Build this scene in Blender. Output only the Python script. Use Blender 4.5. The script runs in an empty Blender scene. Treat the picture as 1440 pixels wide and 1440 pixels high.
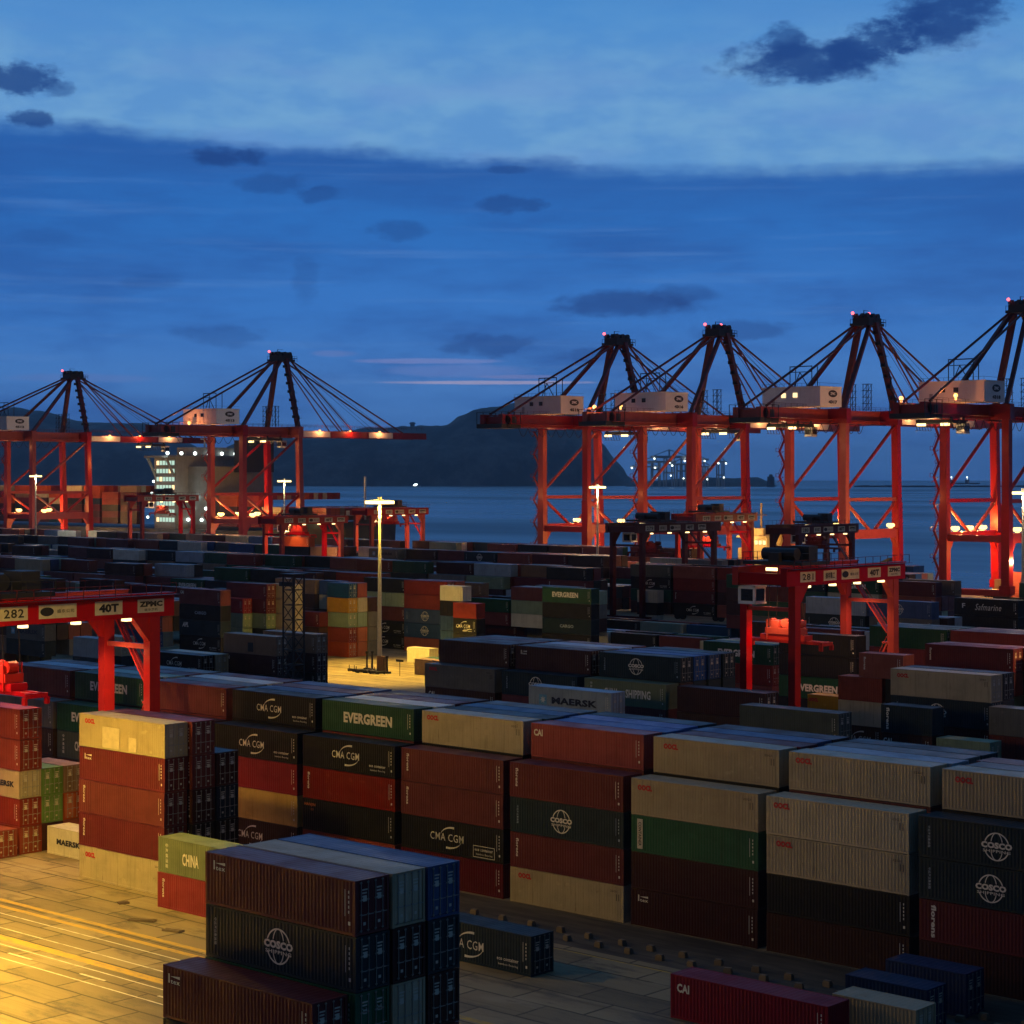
import bpy, math, random
from mathutils import Vector, Matrix
random.seed(7)
C = bpy.context.scene.collection
R = math.radians

# ------------------------------------------------------------------ frame of the place
# world x runs along the quay (and along the boxes), y runs towards the water, z up; yard surface is z = 0
YAW = 0.7356
HAZE = 3.2e-5
CAM_H = 35.5
def far(X, Z):                      # metres to the right of / in front of the lookout -> world x, y
    return (X*math.cos(YAW) - Z*math.sin(YAW), X*math.sin(YAW) + Z*math.cos(YAW))

def lin(r, g, b):
    f = lambda c: ((c/255)/12.92 if c <= 10 else (((c/255)+.055)/1.055)**2.4)
    return (f(r), f(g), f(b), 1)

# ------------------------------------------------------------------ materials
def new_mat(name):
    m = bpy.data.materials.new(name); m.use_nodes = True
    nt = m.node_tree
    return m, nt, nt.nodes['Principled BSDF']

def node(nt, typ, **kw):
    n = nt.nodes.new(typ)
    for k, v in kw.items(): setattr(n, k, v)
    return n

def mixc(nt, fac, a, b, mode='MIX'):
    n = nt.nodes.new('ShaderNodeMix'); n.data_type = 'RGBA'; n.blend_type = mode
    for sock, val in ((n.inputs[0], fac), (n.inputs[6], a), (n.inputs[7], b)):
        if hasattr(val, 'is_linked'): nt.links.new(val, sock)
        else: sock.default_value = val
    return n.outputs[2]

def mth(nt, op, a, b=None, c=None, clamp=False):
    n = nt.nodes.new('ShaderNodeMath'); n.operation = op; n.use_clamp = clamp
    for i, v in enumerate((a, b, c)):
        if v is None: continue
        if hasattr(v, 'is_linked'): nt.links.new(v, n.inputs[i])
        else: n.inputs[i].default_value = v
    return n.outputs[0]

def smooth(nt, x, lo, hi):
    n = nt.nodes.new('ShaderNodeMapRange'); n.interpolation_type = 'SMOOTHSTEP'
    nt.links.new(x, n.inputs[0]); n.inputs[1].default_value = lo; n.inputs[2].default_value = hi
    return n.outputs[0]

def noise(nt, vec, scale, detail=4, rough=.55):
    n = nt.nodes.new('ShaderNodeTexNoise'); n.inputs['Scale'].default_value = scale
    n.inputs['Detail'].default_value = detail; n.inputs['Roughness'].default_value = rough
    if vec is not None: nt.links.new(vec, n.inputs['Vector'])
    return n.outputs[0]

def mapped(nt, vec, scale=(1,1,1), loc=None):
    n = nt.nodes.new('ShaderNodeMapping'); nt.links.new(vec, n.inputs[0])
    n.inputs['Scale'].default_value = scale
    if loc is not None: nt.links.new(loc, n.inputs['Location'])
    return n.outputs[0]

def paint(name, col, grime=.55, rust=.35, rough=.5, metallic=0.0, streak=True):
    """weathered steel paint: hue drifts from box to box, rain streaks, grime, rust specks"""
    m, nt, b = new_mat(name)
    tc = node(nt, 'ShaderNodeTexCoord'); oi = node(nt, 'ShaderNodeObjectInfo')
    off = node(nt, 'ShaderNodeCombineXYZ')
    r = mth(nt, 'MULTIPLY', oi.outputs['Random'], 57.0)
    nt.links.new(r, off.inputs[0]); nt.links.new(r, off.inputs[2])
    hs = node(nt, 'ShaderNodeHueSaturation')
    hs.inputs['Color'].default_value = (*col, 1)
    nt.links.new(mth(nt, 'MULTIPLY_ADD', oi.outputs['Random'], .34, .84), hs.inputs['Value'])
    nt.links.new(mth(nt, 'MULTIPLY_ADD', oi.outputs['Random'], -.25, 1.08), hs.inputs['Saturation'])
    nt.links.new(mth(nt, 'MULTIPLY_ADD', oi.outputs['Random'], .012, .494), hs.inputs['Hue'])
    v1 = mapped(nt, tc.outputs['Object'], (.35, .35, .5), off.outputs[0])
    v2 = mapped(nt, tc.outputs['Object'], (3.2, 3.2, .22) if streak else (1.2, 1.2, 1.2), off.outputs[0])
    v3 = mapped(nt, tc.outputs['Object'], (1.6, 1.6, 1.1), off.outputs[0])
    n1 = smooth(nt, noise(nt, v1, 1.0, 5), .38, .72)
    n2 = smooth(nt, noise(nt, v2, 1.0, 3), .50, .74)
    n3 = smooth(nt, noise(nt, v3, 1.3, 6, .7), .64, .74)
    c = mixc(nt, mth(nt, 'MULTIPLY', n1, grime*.55), hs.outputs[0], (*[x*.42+.004 for x in col], 1))
    c = mixc(nt, mth(nt, 'MULTIPLY', n2, grime*.8), c, (*[x*.5+.006 for x in col], 1))
    c = mixc(nt, mth(nt, 'MULTIPLY', n3, rust), c, (.085, .034, .016, 1))
    if streak:
        v4 = mapped(nt, tc.outputs['Object'], (2.6, 2.6, .10), off.outputs[0])
        n4 = smooth(nt, noise(nt, v4, 1.7, 4, .62), .60, .72)
        run = mth(nt, 'MULTIPLY', n4, smooth(nt, noise(nt, v1, 1.7, 3), .44, .66))
        c = mixc(nt, mth(nt, 'MULTIPLY', run, rust*.9), c, (.10, .040, .018, 1))
        pt = smooth(nt, noise(nt, mapped(nt, tc.outputs['Object'], (.9, .9, 1.3), off.outputs[0]), 1.0, 2, .4), .66, .70)
        c = mixc(nt, mth(nt, 'MULTIPLY', pt, .28), c, (*[min(.8, x*1.35+.012) for x in col], 1))
    nt.links.new(c, b.inputs['Base Color'])
    b.inputs['Metallic'].default_value = metallic; b.inputs['Specular IOR Level'].default_value = .32
    nt.links.new(mth(nt, 'MULTIPLY_ADD', n1, .22, rough-.06), b.inputs['Roughness'])
    bp = node(nt, 'ShaderNodeBump'); bp.inputs['Strength'].default_value = .25; bp.inputs['Distance'].default_value = .05
    nt.links.new(noise(nt, v3, .9, 3), bp.inputs['Height']); nt.links.new(bp.outputs[0], b.inputs['Normal'])
    return m

def plain(name, col, rough=.6, metallic=0.0):
    m, nt, b = new_mat(name)
    tc = node(nt, 'ShaderNodeTexCoord')
    n = smooth(nt, noise(nt, tc.outputs['Object'], 1.7, 5), .35, .75)
    c = mixc(nt, mth(nt, 'MULTIPLY', n, .4), (*col, 1), (*[x*.55 for x in col], 1))
    nt.links.new(c, b.inputs['Base Color'])
    b.inputs['Roughness'].default_value = rough; b.inputs['Metallic'].default_value = metallic
    return m

def glow(name, col, strength):
    m, nt, b = new_mat(name)
    b.inputs['Base Color'].default_value = (.02, .02, .02, 1)
    b.inputs['Emission Color'].default_value = (*col, 1); b.inputs['Emission Strength'].default_value = strength
    return m

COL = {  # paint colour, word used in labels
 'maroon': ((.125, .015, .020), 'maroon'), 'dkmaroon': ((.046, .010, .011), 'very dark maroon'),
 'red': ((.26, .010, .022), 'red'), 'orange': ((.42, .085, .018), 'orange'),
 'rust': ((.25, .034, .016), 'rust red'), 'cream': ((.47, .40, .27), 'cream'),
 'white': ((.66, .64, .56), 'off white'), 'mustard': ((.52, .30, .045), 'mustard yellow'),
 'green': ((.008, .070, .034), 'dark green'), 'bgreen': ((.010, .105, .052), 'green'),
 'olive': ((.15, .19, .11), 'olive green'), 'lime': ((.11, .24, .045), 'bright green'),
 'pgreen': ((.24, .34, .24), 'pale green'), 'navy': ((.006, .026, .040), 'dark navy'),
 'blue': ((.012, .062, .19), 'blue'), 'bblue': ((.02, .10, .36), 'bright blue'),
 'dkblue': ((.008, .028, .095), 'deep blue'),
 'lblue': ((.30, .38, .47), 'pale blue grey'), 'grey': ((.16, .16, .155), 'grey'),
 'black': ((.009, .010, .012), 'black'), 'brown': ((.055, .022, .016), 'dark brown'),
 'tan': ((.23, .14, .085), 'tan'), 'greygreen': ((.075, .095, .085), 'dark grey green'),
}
PAINT = {k: paint('box_paint_'+k, v[0], rust=(.75 if k in ('cream','white','tan','grey','lblue') else .5)) for k, v in COL.items()}
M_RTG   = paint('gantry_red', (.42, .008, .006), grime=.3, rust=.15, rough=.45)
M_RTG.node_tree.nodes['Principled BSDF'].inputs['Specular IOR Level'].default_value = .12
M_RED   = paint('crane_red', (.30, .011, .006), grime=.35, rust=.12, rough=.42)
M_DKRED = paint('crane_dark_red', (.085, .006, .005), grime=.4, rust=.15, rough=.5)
M_DARK  = plain('dark_machinery', (.018, .018, .020), .55, .2)
M_STEEL = plain('galvanised_steel', (.34, .34, .33), .45, .4)
M_POLE  = plain('mast_paint', (.52, .50, .44), .5)
M_HOUSE = paint('hut_white', (.80, .80, .80), grime=.22, rust=.10, rough=.55)
M_HOUSEG = paint('hut_grey', (.40, .40, .42), grime=.35, rust=.10, rough=.55)
M_WHITE = plain('white_lettering', (.78, .76, .70), .6)
M_REDL  = plain('red_lettering', (.55, .025, .03), .6)
M_ORL   = plain('orange_lettering', (.55, .16, .04), .6)
M_BLK   = plain('black_lettering', (.012, .012, .016), .6)
M_NAVYL = plain('navy_lettering', (.012, .02, .05), .6)
M_SKYB  = plain('sky_blue_patch', (.16, .42, .62), .6)
M_SIGN  = plain('sign_board', (.62, .58, .50), .6)
M_GREYL = plain('pale_blue_lettering', (.35, .44, .55), .6)
M_PATCH = plain('patch_paint', (.58, .50, .36), .6)
M_RUB   = plain('rubber', (.012, .012, .012), .8)
M_CONC  = plain('concrete_block', (.20, .155, .105), .85)
M_GLASS = plain('dark_glass', (.012, .016, .022), .12)
M_SHIPW = paint('ship_white', (.62, .64, .62), grime=.3, rust=.15)
M_HULL  = paint('hull_paint', (.030, .035, .045), grime=.4, rust=.3)
M_DECKO = paint('deck_orange', (.50, .14, .03), grime=.3, rust=.2)
M_YELS  = paint('ship_lit_yellow', (.55, .42, .16), grime=.3, rust=.2)  # yellow lamplight on the small ship is put into this paint
SOD = (1.0, .48, .11); WARM = (1.0, .62, .26); COOL = (.86, 1.0, .92)
G_SOD = glow('sodium_lamp', (1.0, .66, .20), 3.4); G_WARM = glow('warm_lamp', (1, .70, .30), 3.2)
G_WHITE = glow('white_lamp', (.86, 1, .92), 4); G_RED = glow('red_beacon', (1, .10, .12), 4)
G_WIN = glow('lit_window', (1, .70, .34), 1.8); G_WING = glow('lit_ship_window', (.66, 1, .82), .75)
G_ORANGE = glow('orange_lamp', (1, .42, .10), 3.4); G_GREEN = glow('green_lamp', (.2, 1, .6), 10)

# ------------------------------------------------------------------ mesh builder
class MB:
    def __init__(s): s.v = []; s.f = []; s.mi = []
    def quad(s, *p, mi=0):
        n = len(s.v); s.v += [tuple(x) for x in p]; s.f.append(tuple(range(n, n+len(p)))); s.mi.append(mi)
    def box(s, x0, y0, z0, x1, y1, z1, mi=0):
        n = len(s.v)
        s.v += [(x0,y0,z0),(x1,y0,z0),(x1,y1,z0),(x0,y1,z0),(x0,y0,z1),(x1,y0,z1),(x1,y1,z1),(x0,y1,z1)]
        for q in ((0,3,2,1),(4,5,6,7),(0,1,5,4),(1,2,6,5),(2,3,7,6),(3,0,4,7)):
            s.f.append(tuple(n+i for i in q)); s.mi.append(mi)
        return s
    def beam(s, p, q, w, h=None, mi=0, up=(0,0,1)):      # square bar from p to q
        h = h or w; p = Vector(p); q = Vector(q); d = (q-p).normalized(); up = Vector(up)
        if abs(d.dot(up)) > .98: up = Vector((1,0,0))
        a = d.cross(up).normalized()*(w/2); b = a.cross(d).normalized()*(h/2)
        n = len(s.v)
        for o in (p, q): s.v += [tuple(o-a-b), tuple(o+a-b), tuple(o+a+b), tuple(o-a+b)]
        for f in ((0,1,2,3),(7,6,5,4),(0,4,5,1),(1,5,6,2),(2,6,7,3),(3,7,4,0)):
            s.f.append(tuple(n+i for i in f)); s.mi.append(mi)
        return s
    def cyl(s, p, q, r, r2=None, k=8, mi=0):
        r2 = r if r2 is None else r2
        p = Vector(p); q = Vector(q); d = (q-p).normalized()
        a = d.orthogonal().normalized(); b = d.cross(a)
        n = len(s.v)
        for o, rr in ((p, r), (q, r2)):
            for i in range(k):
                t = 2*math.pi*i/k; s.v.append(tuple(o + a*math.cos(t)*rr + b*math.sin(t)*rr))
        for i in range(k):
            j = (i+1) % k; s.f.append((n+i, n+j, n+k+j, n+k+i)); s.mi.append(mi)
        s.f.append(tuple(n+i for i in range(k))[::-1]); s.mi.append(mi)
        s.f.append(tuple(n+k+i for i in range(k))); s.mi.append(mi)
        return s
    def ball(s, c, r, mi=0, sz=1.0):
        rings = []
        n = len(s.v); K = 8; J = 5
        for j in range(J+1):
            ph = math.pi*j/J
            for i in range(K):
                t = 2*math.pi*i/K
                s.v.append((c[0]+r*math.sin(ph)*math.cos(t), c[1]+r*math.sin(ph)*math.sin(t), c[2]+r*sz*math.cos(ph)))
        for j in range(J):
            for i in range(K):
                k = (i+1) % K; s.f.append((n+j*K+i, n+(j+1)*K+i, n+(j+1)*K+k, n+j*K+k)); s.mi.append(mi)
        return s
    def mesh(s, name, mats):
        me = bpy.data.meshes.new(name); me.from_pydata(s.v, [], s.f)
        for m in (mats if isinstance(mats, (list, tuple)) else [mats]): me.materials.append(m)
        if any(s.mi): me.polygons.foreach_set('material_index', s.mi)
        me.update(); return me
    def build(s, name, mats, parent=None, loc=None):
        return link(name, s.mesh(name, mats), parent, loc)

def link(name, me, parent=None, loc=None):
    o = bpy.data.objects.new(name, me); C.objects.link(o)
    if parent is not None: o.parent = parent
    if loc is not None: o.location = loc
    return o
def empty(name, loc):
    o = bpy.data.objects.new(name, None); C.objects.link(o); o.location = loc; o.empty_display_size = .5
    return o
def tag(o, label, cat, group=None, kind=None):
    o['label'] = label
    o['category'] = cat
    if group: o['group'] = group
    if kind: o['kind'] = kind
    return o
def structure(o): o['kind'] = 'structure'; return o
NL = [0]
def lamp(loc, watts, col=SOD, parent=None, size=.5, spot=None, aim=(0,0,-1), blend=.5, name='lamp_light'):
    d = bpy.data.lights.new(name, 'SPOT' if spot else 'POINT')
    d.energy = watts; d.color = col; d.shadow_soft_size = size
    if spot: d.spot_size = R(spot); d.spot_blend = blend
    o = bpy.data.objects.new(name, d); C.objects.link(o); o.location = loc
    if spot: o.rotation_euler = Vector(aim).to_track_quat('-Z', 'Y').to_euler()
    if parent is not None: o.parent = parent
    NL[0] += 1
    return o

# ------------------------------------------------------------------ lettering
_txt = {}
def text_geo(body, w, h, bold=.02, shear=0, vertical=False):
    """outline of a word as flat polygons, fitted to w x h (x right, y up), centred"""
    key = (body, round(w,3), round(h,3), bold, shear)
    if key in _txt: return _txt[key]
    cu = bpy.data.curves.new('word', 'FONT'); cu.body = body; cu.size = 1; cu.offset = bold; cu.shear = shear
    cu.resolution_u = 2; cu.space_character = 1.1 if bold < .03 else 1.04
    ob = bpy.data.objects.new('word', cu); C.objects.link(ob)
    dg = bpy.context.evaluated_depsgraph_get(); dg.update()
    me = bpy.data.meshes.new_from_object(ob.evaluated_get(dg))
    vs = [v.co.copy() for v in me.vertices]; fs = [tuple(p.vertices) for p in me.polygons]
    bpy.data.objects.remove(ob); bpy.data.curves.remove(cu); bpy.data.meshes.remove(me)
    if not vs: _txt[key] = ([], []); return _txt[key]
    x0 = min(v.x for v in vs); x1 = max(v.x for v in vs); y0 = min(v.y for v in vs); y1 = max(v.y for v in vs)
    sx = w/max(1e-4, x1-x0); sy = h/max(1e-4, y1-y0)
    _txt[key] = ([((v.x-(x0+x1)/2)*sx, (v.y-(y0+y1)/2)*sy) for v in vs], fs)
    return _txt[key]

class Flat:                       # flat marks on the long side (plane y = -0.012 of the box)
    def __init__(s): s.b = MB()
    def word(s, body, cx, cz, w, h, bold=.02, rot=0, shear=0):
        vs, fs = text_geo(body, w, h, bold, shear)
        n = len(s.b.v)
        c, t = math.cos(rot), math.sin(rot)
        for x, y in vs: s.b.v.append((cx+x*c-y*t, -.012, cz+x*t+y*c))
        for f in fs: s.b.f.append(tuple(n+i for i in f)); s.b.mi.append(0)
        return s
    def poly(s, pts): 
        s.b.quad(*[(x, -.012, z) for x, z in pts]); return s
    def rect(s, x0, z0, x1, z1): return s.poly([(x0,z0),(x1,z0),(x1,z1),(x0,z1)])
    def arc(s, cx, cz, rx, rz, a0, a1, w0, w1, n=10):
        for i in range(n):
            ps = []
            for j in (i, i+1):
                f = j/n; t = R(a0+(a1-a0)*f); w = w0+(w1-w0)*f
                ps.append(((cx+rx*math.cos(t), cz+rz*math.sin(t)), (cx+(rx-w)*math.cos(t), cz+(rz-w)*math.sin(t))))
            s.poly([ps[0][0], ps[1][0], ps[1][1], ps[0][1]])
        return s

LEN = {40: 12.192, 20: 6.058}; WID = 2.438; HGT = {'H': 2.896, 'S': 2.591}; GAP = .030
_marks = {}
def marks_for(mark, L, H):
    """list of (part name, mesh) for one kind of lettering, shared by every box that carries it"""
    key = (mark, L, H)
    if key in _marks: return _marks[key]
    out = []; X = LEN[L]; Z = HGT[H]; mid = X/2
    def add(name, fl, mat): out.append((name, fl.b.mesh(name, mat)))
    def ids(mat=M_WHITE, code=True):           # owner code and weights column near the right end
        f = Flat()
        f.rect(X-.78, Z-1.9, X-.74, Z-.5)
        for i in range(5): f.rect(X-.52, Z-.7-.26*i, X-.44, Z-.55-.26*i)
        f.rect(X-.52, .55, X-.36, .74)
        add('code_panel', f, mat)
    if mark == 'ever':
        f = Flat(); f.word('EVERGREEN', mid-.05, Z*.52, X*.53, 1.0, .045); add('lettering', f, M_WHITE)
    elif mark in ('cma', 'cmabox'):
        f = Flat(); cx = mid*.93
        f.word('CMA CGM', cx, Z*.50, 3.6 if mark == 'cma' else 4.0, .66, .004)
        f.arc(cx+.75, Z*.50+.0, 1.55, .98, 165, 85, .03, .19)
        f.arc(cx+.05, Z*.50+.0, 1.75, .98, -95, -15, .19, .03)
        add('lettering', f, M_WHITE)
        g = Flat()
        g.word('eco container', X-2.25, Z*.31, 2.1, .25, .02); g.word('bamboo flooring', X-2.2, Z*.17, 1.9, .2, .01)
        if mark == 'cmabox':
            for r in ((X-3.5, .22, X-1.0, .27), (X-3.5, 1.17, X-1.0, 1.22), (X-3.5, .27, X-3.45, 1.17), (X-1.05, .27, X-1.0, 1.17)): g.rect(*r)
        add('slogan', g, M_WHITE); ids()
    elif mark == 'cosco':
        f = Flat(); cx, cz, r = mid-.2, Z*.5, .98
        f.arc(cx, cz, r, r, 20, 160, .09, .09, 14); f.arc(cx, cz, r, r, 200, 340, .09, .09, 14)
        f.arc(cx, cz, r*.5, r, 22, 88, .07, .07, 8); f.arc(cx, cz, r*.5, r, 92, 158, .07, .07, 8)
        f.arc(cx, cz, r*.5, r, 205, 335, .07, .07, 10)
        f.word('COSCO', cx, cz+.08, 2.35, .44, .06); f.word('SHIPPING', cx, cz-.32, 2.1, .2, .02)
        add('emblem', f, M_WHITE)
        g = Flat(); g.word('中远海运集装箱', .85, Z*.52, 1.5, .20, .01, rot=-math.pi/2); add('side_lettering', g, M_GREYL)
        ids(M_GREYL)
    elif mark == 'oocl':
        f = Flat(); f.word('OOCL', 1.55 if L == 40 else 1.1, Z-.62, 1.45, .46, .07); add('lettering', f, M_REDL)
        g = Flat(); g.word('22G1', X-1.0, Z-.5, .7, .16, .01); g.rect(X-.75, Z-1.25, X-.69, Z-.72); g.rect(X-.5, Z-1.25, X-.44, Z-.72)
        add('code_panel', g, M_BLK)
    elif mark == 'cai':
        f = Flat(); f.word('CAI', 1.05, Z-.75, 1.0, .58, .04); add('lettering', f, M_WHITE); ids()
    elif mark == 'maersk':
        f = Flat(); f.word('MAERSK', X*.56, Z*.50, X*(.55 if L == 40 else .62), .78 if L == 40 else .55, .045); add('lettering', f, M_NAVYL)
        if L == 20: _marks[key] = out; return out
        g = Flat(); g.rect(X*.13, Z*.30, X*.13+1.15, Z*.30+1.15); add('patch', g, M_SKYB)
        s = Flat(); cx, cz = X*.13+.575, Z*.30+.575
        pts = []
        for i in range(14):
            rr = .46 if i % 2 == 0 else .2; t = math.pi/2 + i*math.pi/7; pts.append((cx+rr*math.cos(t), cz+rr*math.sin(t)))
        for i in range(14): s.b.quad((cx,-.018,cz), (pts[i][0],-.018,pts[i][1]), (pts[(i+1)%14][0],-.018,pts[(i+1)%14][1]))
        add('star', s, M_WHITE)
    elif mark == 'china':
        f = Flat(); f.word('CHINA', X*.33, Z*.5, 2.1, 1.0, .03); f.word('SHIPPING', X*.66, Z*.5, 3.7, 1.0, .03)
        f.word('中', .95, Z-.55, .34, .34, .01); f.word('海', .95, Z-.97, .34, .34, .01); f.word('集', .95, Z-1.39, .34, .34, .01)
        f.word('运', .95, Z-1.81, .34, .34, .01); f.word('輸', .95, Z-2.23, .34, .34, .01)
        add('lettering', f, M_WHITE)
    elif mark == 'florens':
        f = Flat(); f.word('florens', .80, Z*.58, 1.55, .30, .03, rot=-math.pi/2); add('lettering', f, M_WHITE); ids()
    elif mark == 'kline':
        f = Flat(); f.word('florens', 1.0, Z*.5, 2.3, .40, .04, rot=-math.pi/2); add('lettering', f, M_WHITE)
    elif mark == 'tex':
        f = Flat(); f.rect(.75, Z-.95, .87, Z-.45); f.poly([(.9,Z-.58),(1.75,Z-.50),(1.75,Z-.66)]); f.word('tex', 1.35, Z-.86, .8, .22, .02)
        add('lettering', f, M_WHITE); ids()
    elif mark == 'panel':
        f = Flat(); f.rect(.6, .28, 1.15, Z-.25); add('panel', f, M_SIGN)
        g = Flat(); g.word('CONTAINER', .875, Z*.5, 1.9, .30, .03, rot=-math.pi/2)
        for v in range(len(g.b.v)): x, y, z = g.b.v[v]; g.b.v[v] = (x, -.018, z)
        add('lettering', g, M_BLK); ids()
    elif mark == 'hanjin':
        f = Flat(); f.word('HANJIN', 1.3, Z-.55, 1.5, .34, .04); f.word('23', 1.6, Z-.95, .4, .2, .02); add('lettering', f, M_ORL); ids()
    elif mark == 'apl':
        f = Flat(); f.word('APL', 1.6, Z-.95, 1.9, .9, .06, shear=.25); add('lettering', f, M_WHITE)
    elif mark == 'safm':
        f = Flat(); f.word('Safmarine', mid+.6, Z*.5, 5.0, 1.1, .0, shear=.35); f.word('F', 2.0, Z*.55, .6, .8, .02); add('lettering', f, M_WHITE)
    elif mark == 'name':
        f = Flat(); f.word('CARGO', mid, Z*.5, 3.4, .6, .03); add('lettering', f, M_GREYL)
    elif mark == 'patchy':                    # repair plates on old boxes
        f = Flat(); f.rect(X*.47, .35, X*.57, 1.75); add('repair_plate', f, M_DARK)
    elif mark == 'ids':
        ids()
    if mark == 'oocl_worn':
        f = Flat(); f.word('OOCL', 1.55, Z-.62, 1.45, .46, .07); add('lettering', f, M_REDL)
        g = Flat(); g.rect(3.4, .18, 5.9, 2.0); add('repair_plate', g, M_PATCH); g = Flat(); g.rect(7.2, .15, 8.3, 1.35); add('repair_plate', g, M_PATCH)
    _marks[key] = out
    return out
MARKDESC = {'ever': 'white-lettered', 'cma': 'arc-emblem', 'cmabox': 'boxed-slogan', 'cosco': 'globe-emblem', 'oocl': 'red-lettered', 'oocl_worn': 'patched red-lettered',
 'cai': 'corner-lettered', 'maersk': 'dark-lettered', 'china': 'pale-lettered', 'florens': 'side-lettered', 'kline': 'upright-lettered', 'tex': 'small-logo', 'panel': 'white-panelled',
 'hanjin': 'orange-lettered', 'apl': 'slant-lettered', 'safm': 'script-lettered', 'name': 'faint-lettered', 'patchy': 'square-plated', 'ids': '', None: ''}

# ------------------------------------------------------------------ the shipping container and its parts
_body = {}
def body_mesh(L, H, doors, colour):
    key = (L, H, doors, colour)
    if key in _body: return _body[key]
    gk = (L, H, doors)
    if gk not in _body:
        X = LEN[L]; Z = HGT[H]; W = WID; b = MB()
        p = .16                                           # corner posts, rails
        for x in (0, X-p):
            for y in (0, W-p): b.box(x, y, .12, x+p, y+p, Z-.12)
        for x in (0, X-.178):
            for y in (0, W-.162):
                for z in (0, Z-.12): b.box(x, y-.003 if y == 0 else y, z, x+.178, y+.162 + (.003 if y else 0), z+.12)
        for y in (.004, W-.064):
            b.box(.178, y, .02, X-.178, y+.06, .18); b.box(.178, y, Z-.09, X-.178, y+.06, Z-.005)
        for x in (.004, X-.064):
            b.box(x, .162, .02, x+.06, W-.162, .16); b.box(x, .162, Z-.11, x+.06, W-.162, Z-.005)
        z0, z1 = .18, Z-.09
        def corr(side):                                   # trapezoid corrugation of a long wall
            n = round((X-2*p)/.278); pt = (X-2*p)/n; o, i = (.014, .05)
            prof = []
            for k in range(n):
                x = p+k*pt; prof += [(x, o), (x+pt*.25, o), (x+pt*.5, i), (x+pt*.75, i)]
            prof.append((X-p, o))
            for (xa, ya), (xb, yb) in zip(prof, prof[1:]):
                if side == 0: b.quad((xa,ya,z0),(xb,yb,z0),(xb,yb,z1),(xa,ya,z1))
                else: b.quad((xb,W-yb,z0),(xa,W-ya,z0),(xa,W-ya,z1),(xb,W-yb,z1))
        corr(0); corr(1)
        def corr_end(x, s, o=.02, i=.06):
            n = 9; pt = (W-2*p)/n; prof = []
            for k in range(n):
                y = p+k*pt; prof += [(y, o), (y+pt*.25, o), (y+pt*.5, i), (y+pt*.75, i)]
            prof.append((W-p, o))
            for (ya, xa), (yb, xb) in zip(prof, prof[1:]): b.quad((x+s*xa,ya,.16),(x+s*xb,yb,.16),(x+s*xb,yb,Z-.11),(x+s*xa,ya,Z-.11))
        corr_end(0, 1)
        if not doors: corr_end(X, -1)
        else: b.quad((X-.10,p,.16),(X-.10,W-p,.16),(X-.10,W-p,Z-.11),(X-.10,p,Z-.11))
        # roof sheet with shallow cross ribs, floor
        n = round(X/.42)
        for k in range(n):
            xa = .06+(X-.12)*k/n; xb = .06+(X-.12)*(k+1)/n; m = (xa+xb)/2; zz = Z-.012
            b.quad((xa,.06,zz),(m,.06,zz-.014),(m,W-.06,zz-.014),(xa,W-.06,zz)); b.quad((m,.06,zz-.014),(xb,.06,zz),(xb,W-.06,zz),(m,W-.06,zz-.014))
        b.quad((.06,.06,.03),(.06,W-.06,.03),(X-.06,W-.06,.03),(X-.06,.06,.03))
        _body[gk] = b
    _body[key] = _body[gk].mesh('shipping_container', PAINT[colour])
    return _body[key]
_door = {}
def door_meshes(L, H, colour):
    key = (L, H, colour)
    if key in _door: return _door[key]
    X = LEN[L]; Z = HGT[H]; res = []
    for k in (0, 1):
        y0 = .17 + k*1.049; y1 = y0+1.045
        d = MB(); d.box(X-.095, y0, .19, X-.05, y1, Z-.13)
        for j in range(4):                                 # pressed panels between the bars
            zz = .30+j*(Z-.62)/4; d.box(X-.05, y0+.06, zz, X-.038, y1-.06, zz+(Z-.62)/4-.09)
        bars = MB()
        for yy in (y0+.27, y0+.78):
            bars.cyl((X-.012, yy, .14), (X-.012, yy, Z-.08), .022, k=6)
            for zz in (.2, Z*.36, Z*.62, Z-.2): bars.box(X-.04, yy-.07, zz, X-.004, yy+.07, zz+.07)
            bars.box(X-.02, yy-.02, 1.02, X+.0, yy+.40, 1.07)
        pl = MB(); pl.quad((X-.030, y0+.42, Z*.60), (X-.030, y0+.70, Z*.60), (X-.030, y0+.70, Z*.60+.32), (X-.030, y0+.42, Z*.60+.32))
        for j in range(4): pl.quad((X-.030, y0+.36, Z*.80-.17*j), (X-.030, y0+.36+.40-.06*(j%3), Z*.80-.17*j), (X-.030, y0+.36+.40-.06*(j%3), Z*.80-.17*j+.08), (X-.030, y0+.36, Z*.80-.17*j+.08))
        pl.quad((X-.030, y0+.44, .5), (X-.030, y0+.62, .5), (X-.030, y0+.62, .66), (X-.030, y0+.44, .66))
        res.append((d.mesh('door', PAINT[colour]), bars.mesh('locking_bars', M_STEEL), pl.mesh('door_lettering', M_SIGN)))
    _door[key] = res
    return res
COUNT = [0]
QUEUE = []
def box(u, v, z, col, mark=None, L=40, H='H', doors=False, label='', group=None):
    QUEUE.append((u, v, z, col, mark, L, H, doors, label, group))
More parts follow.
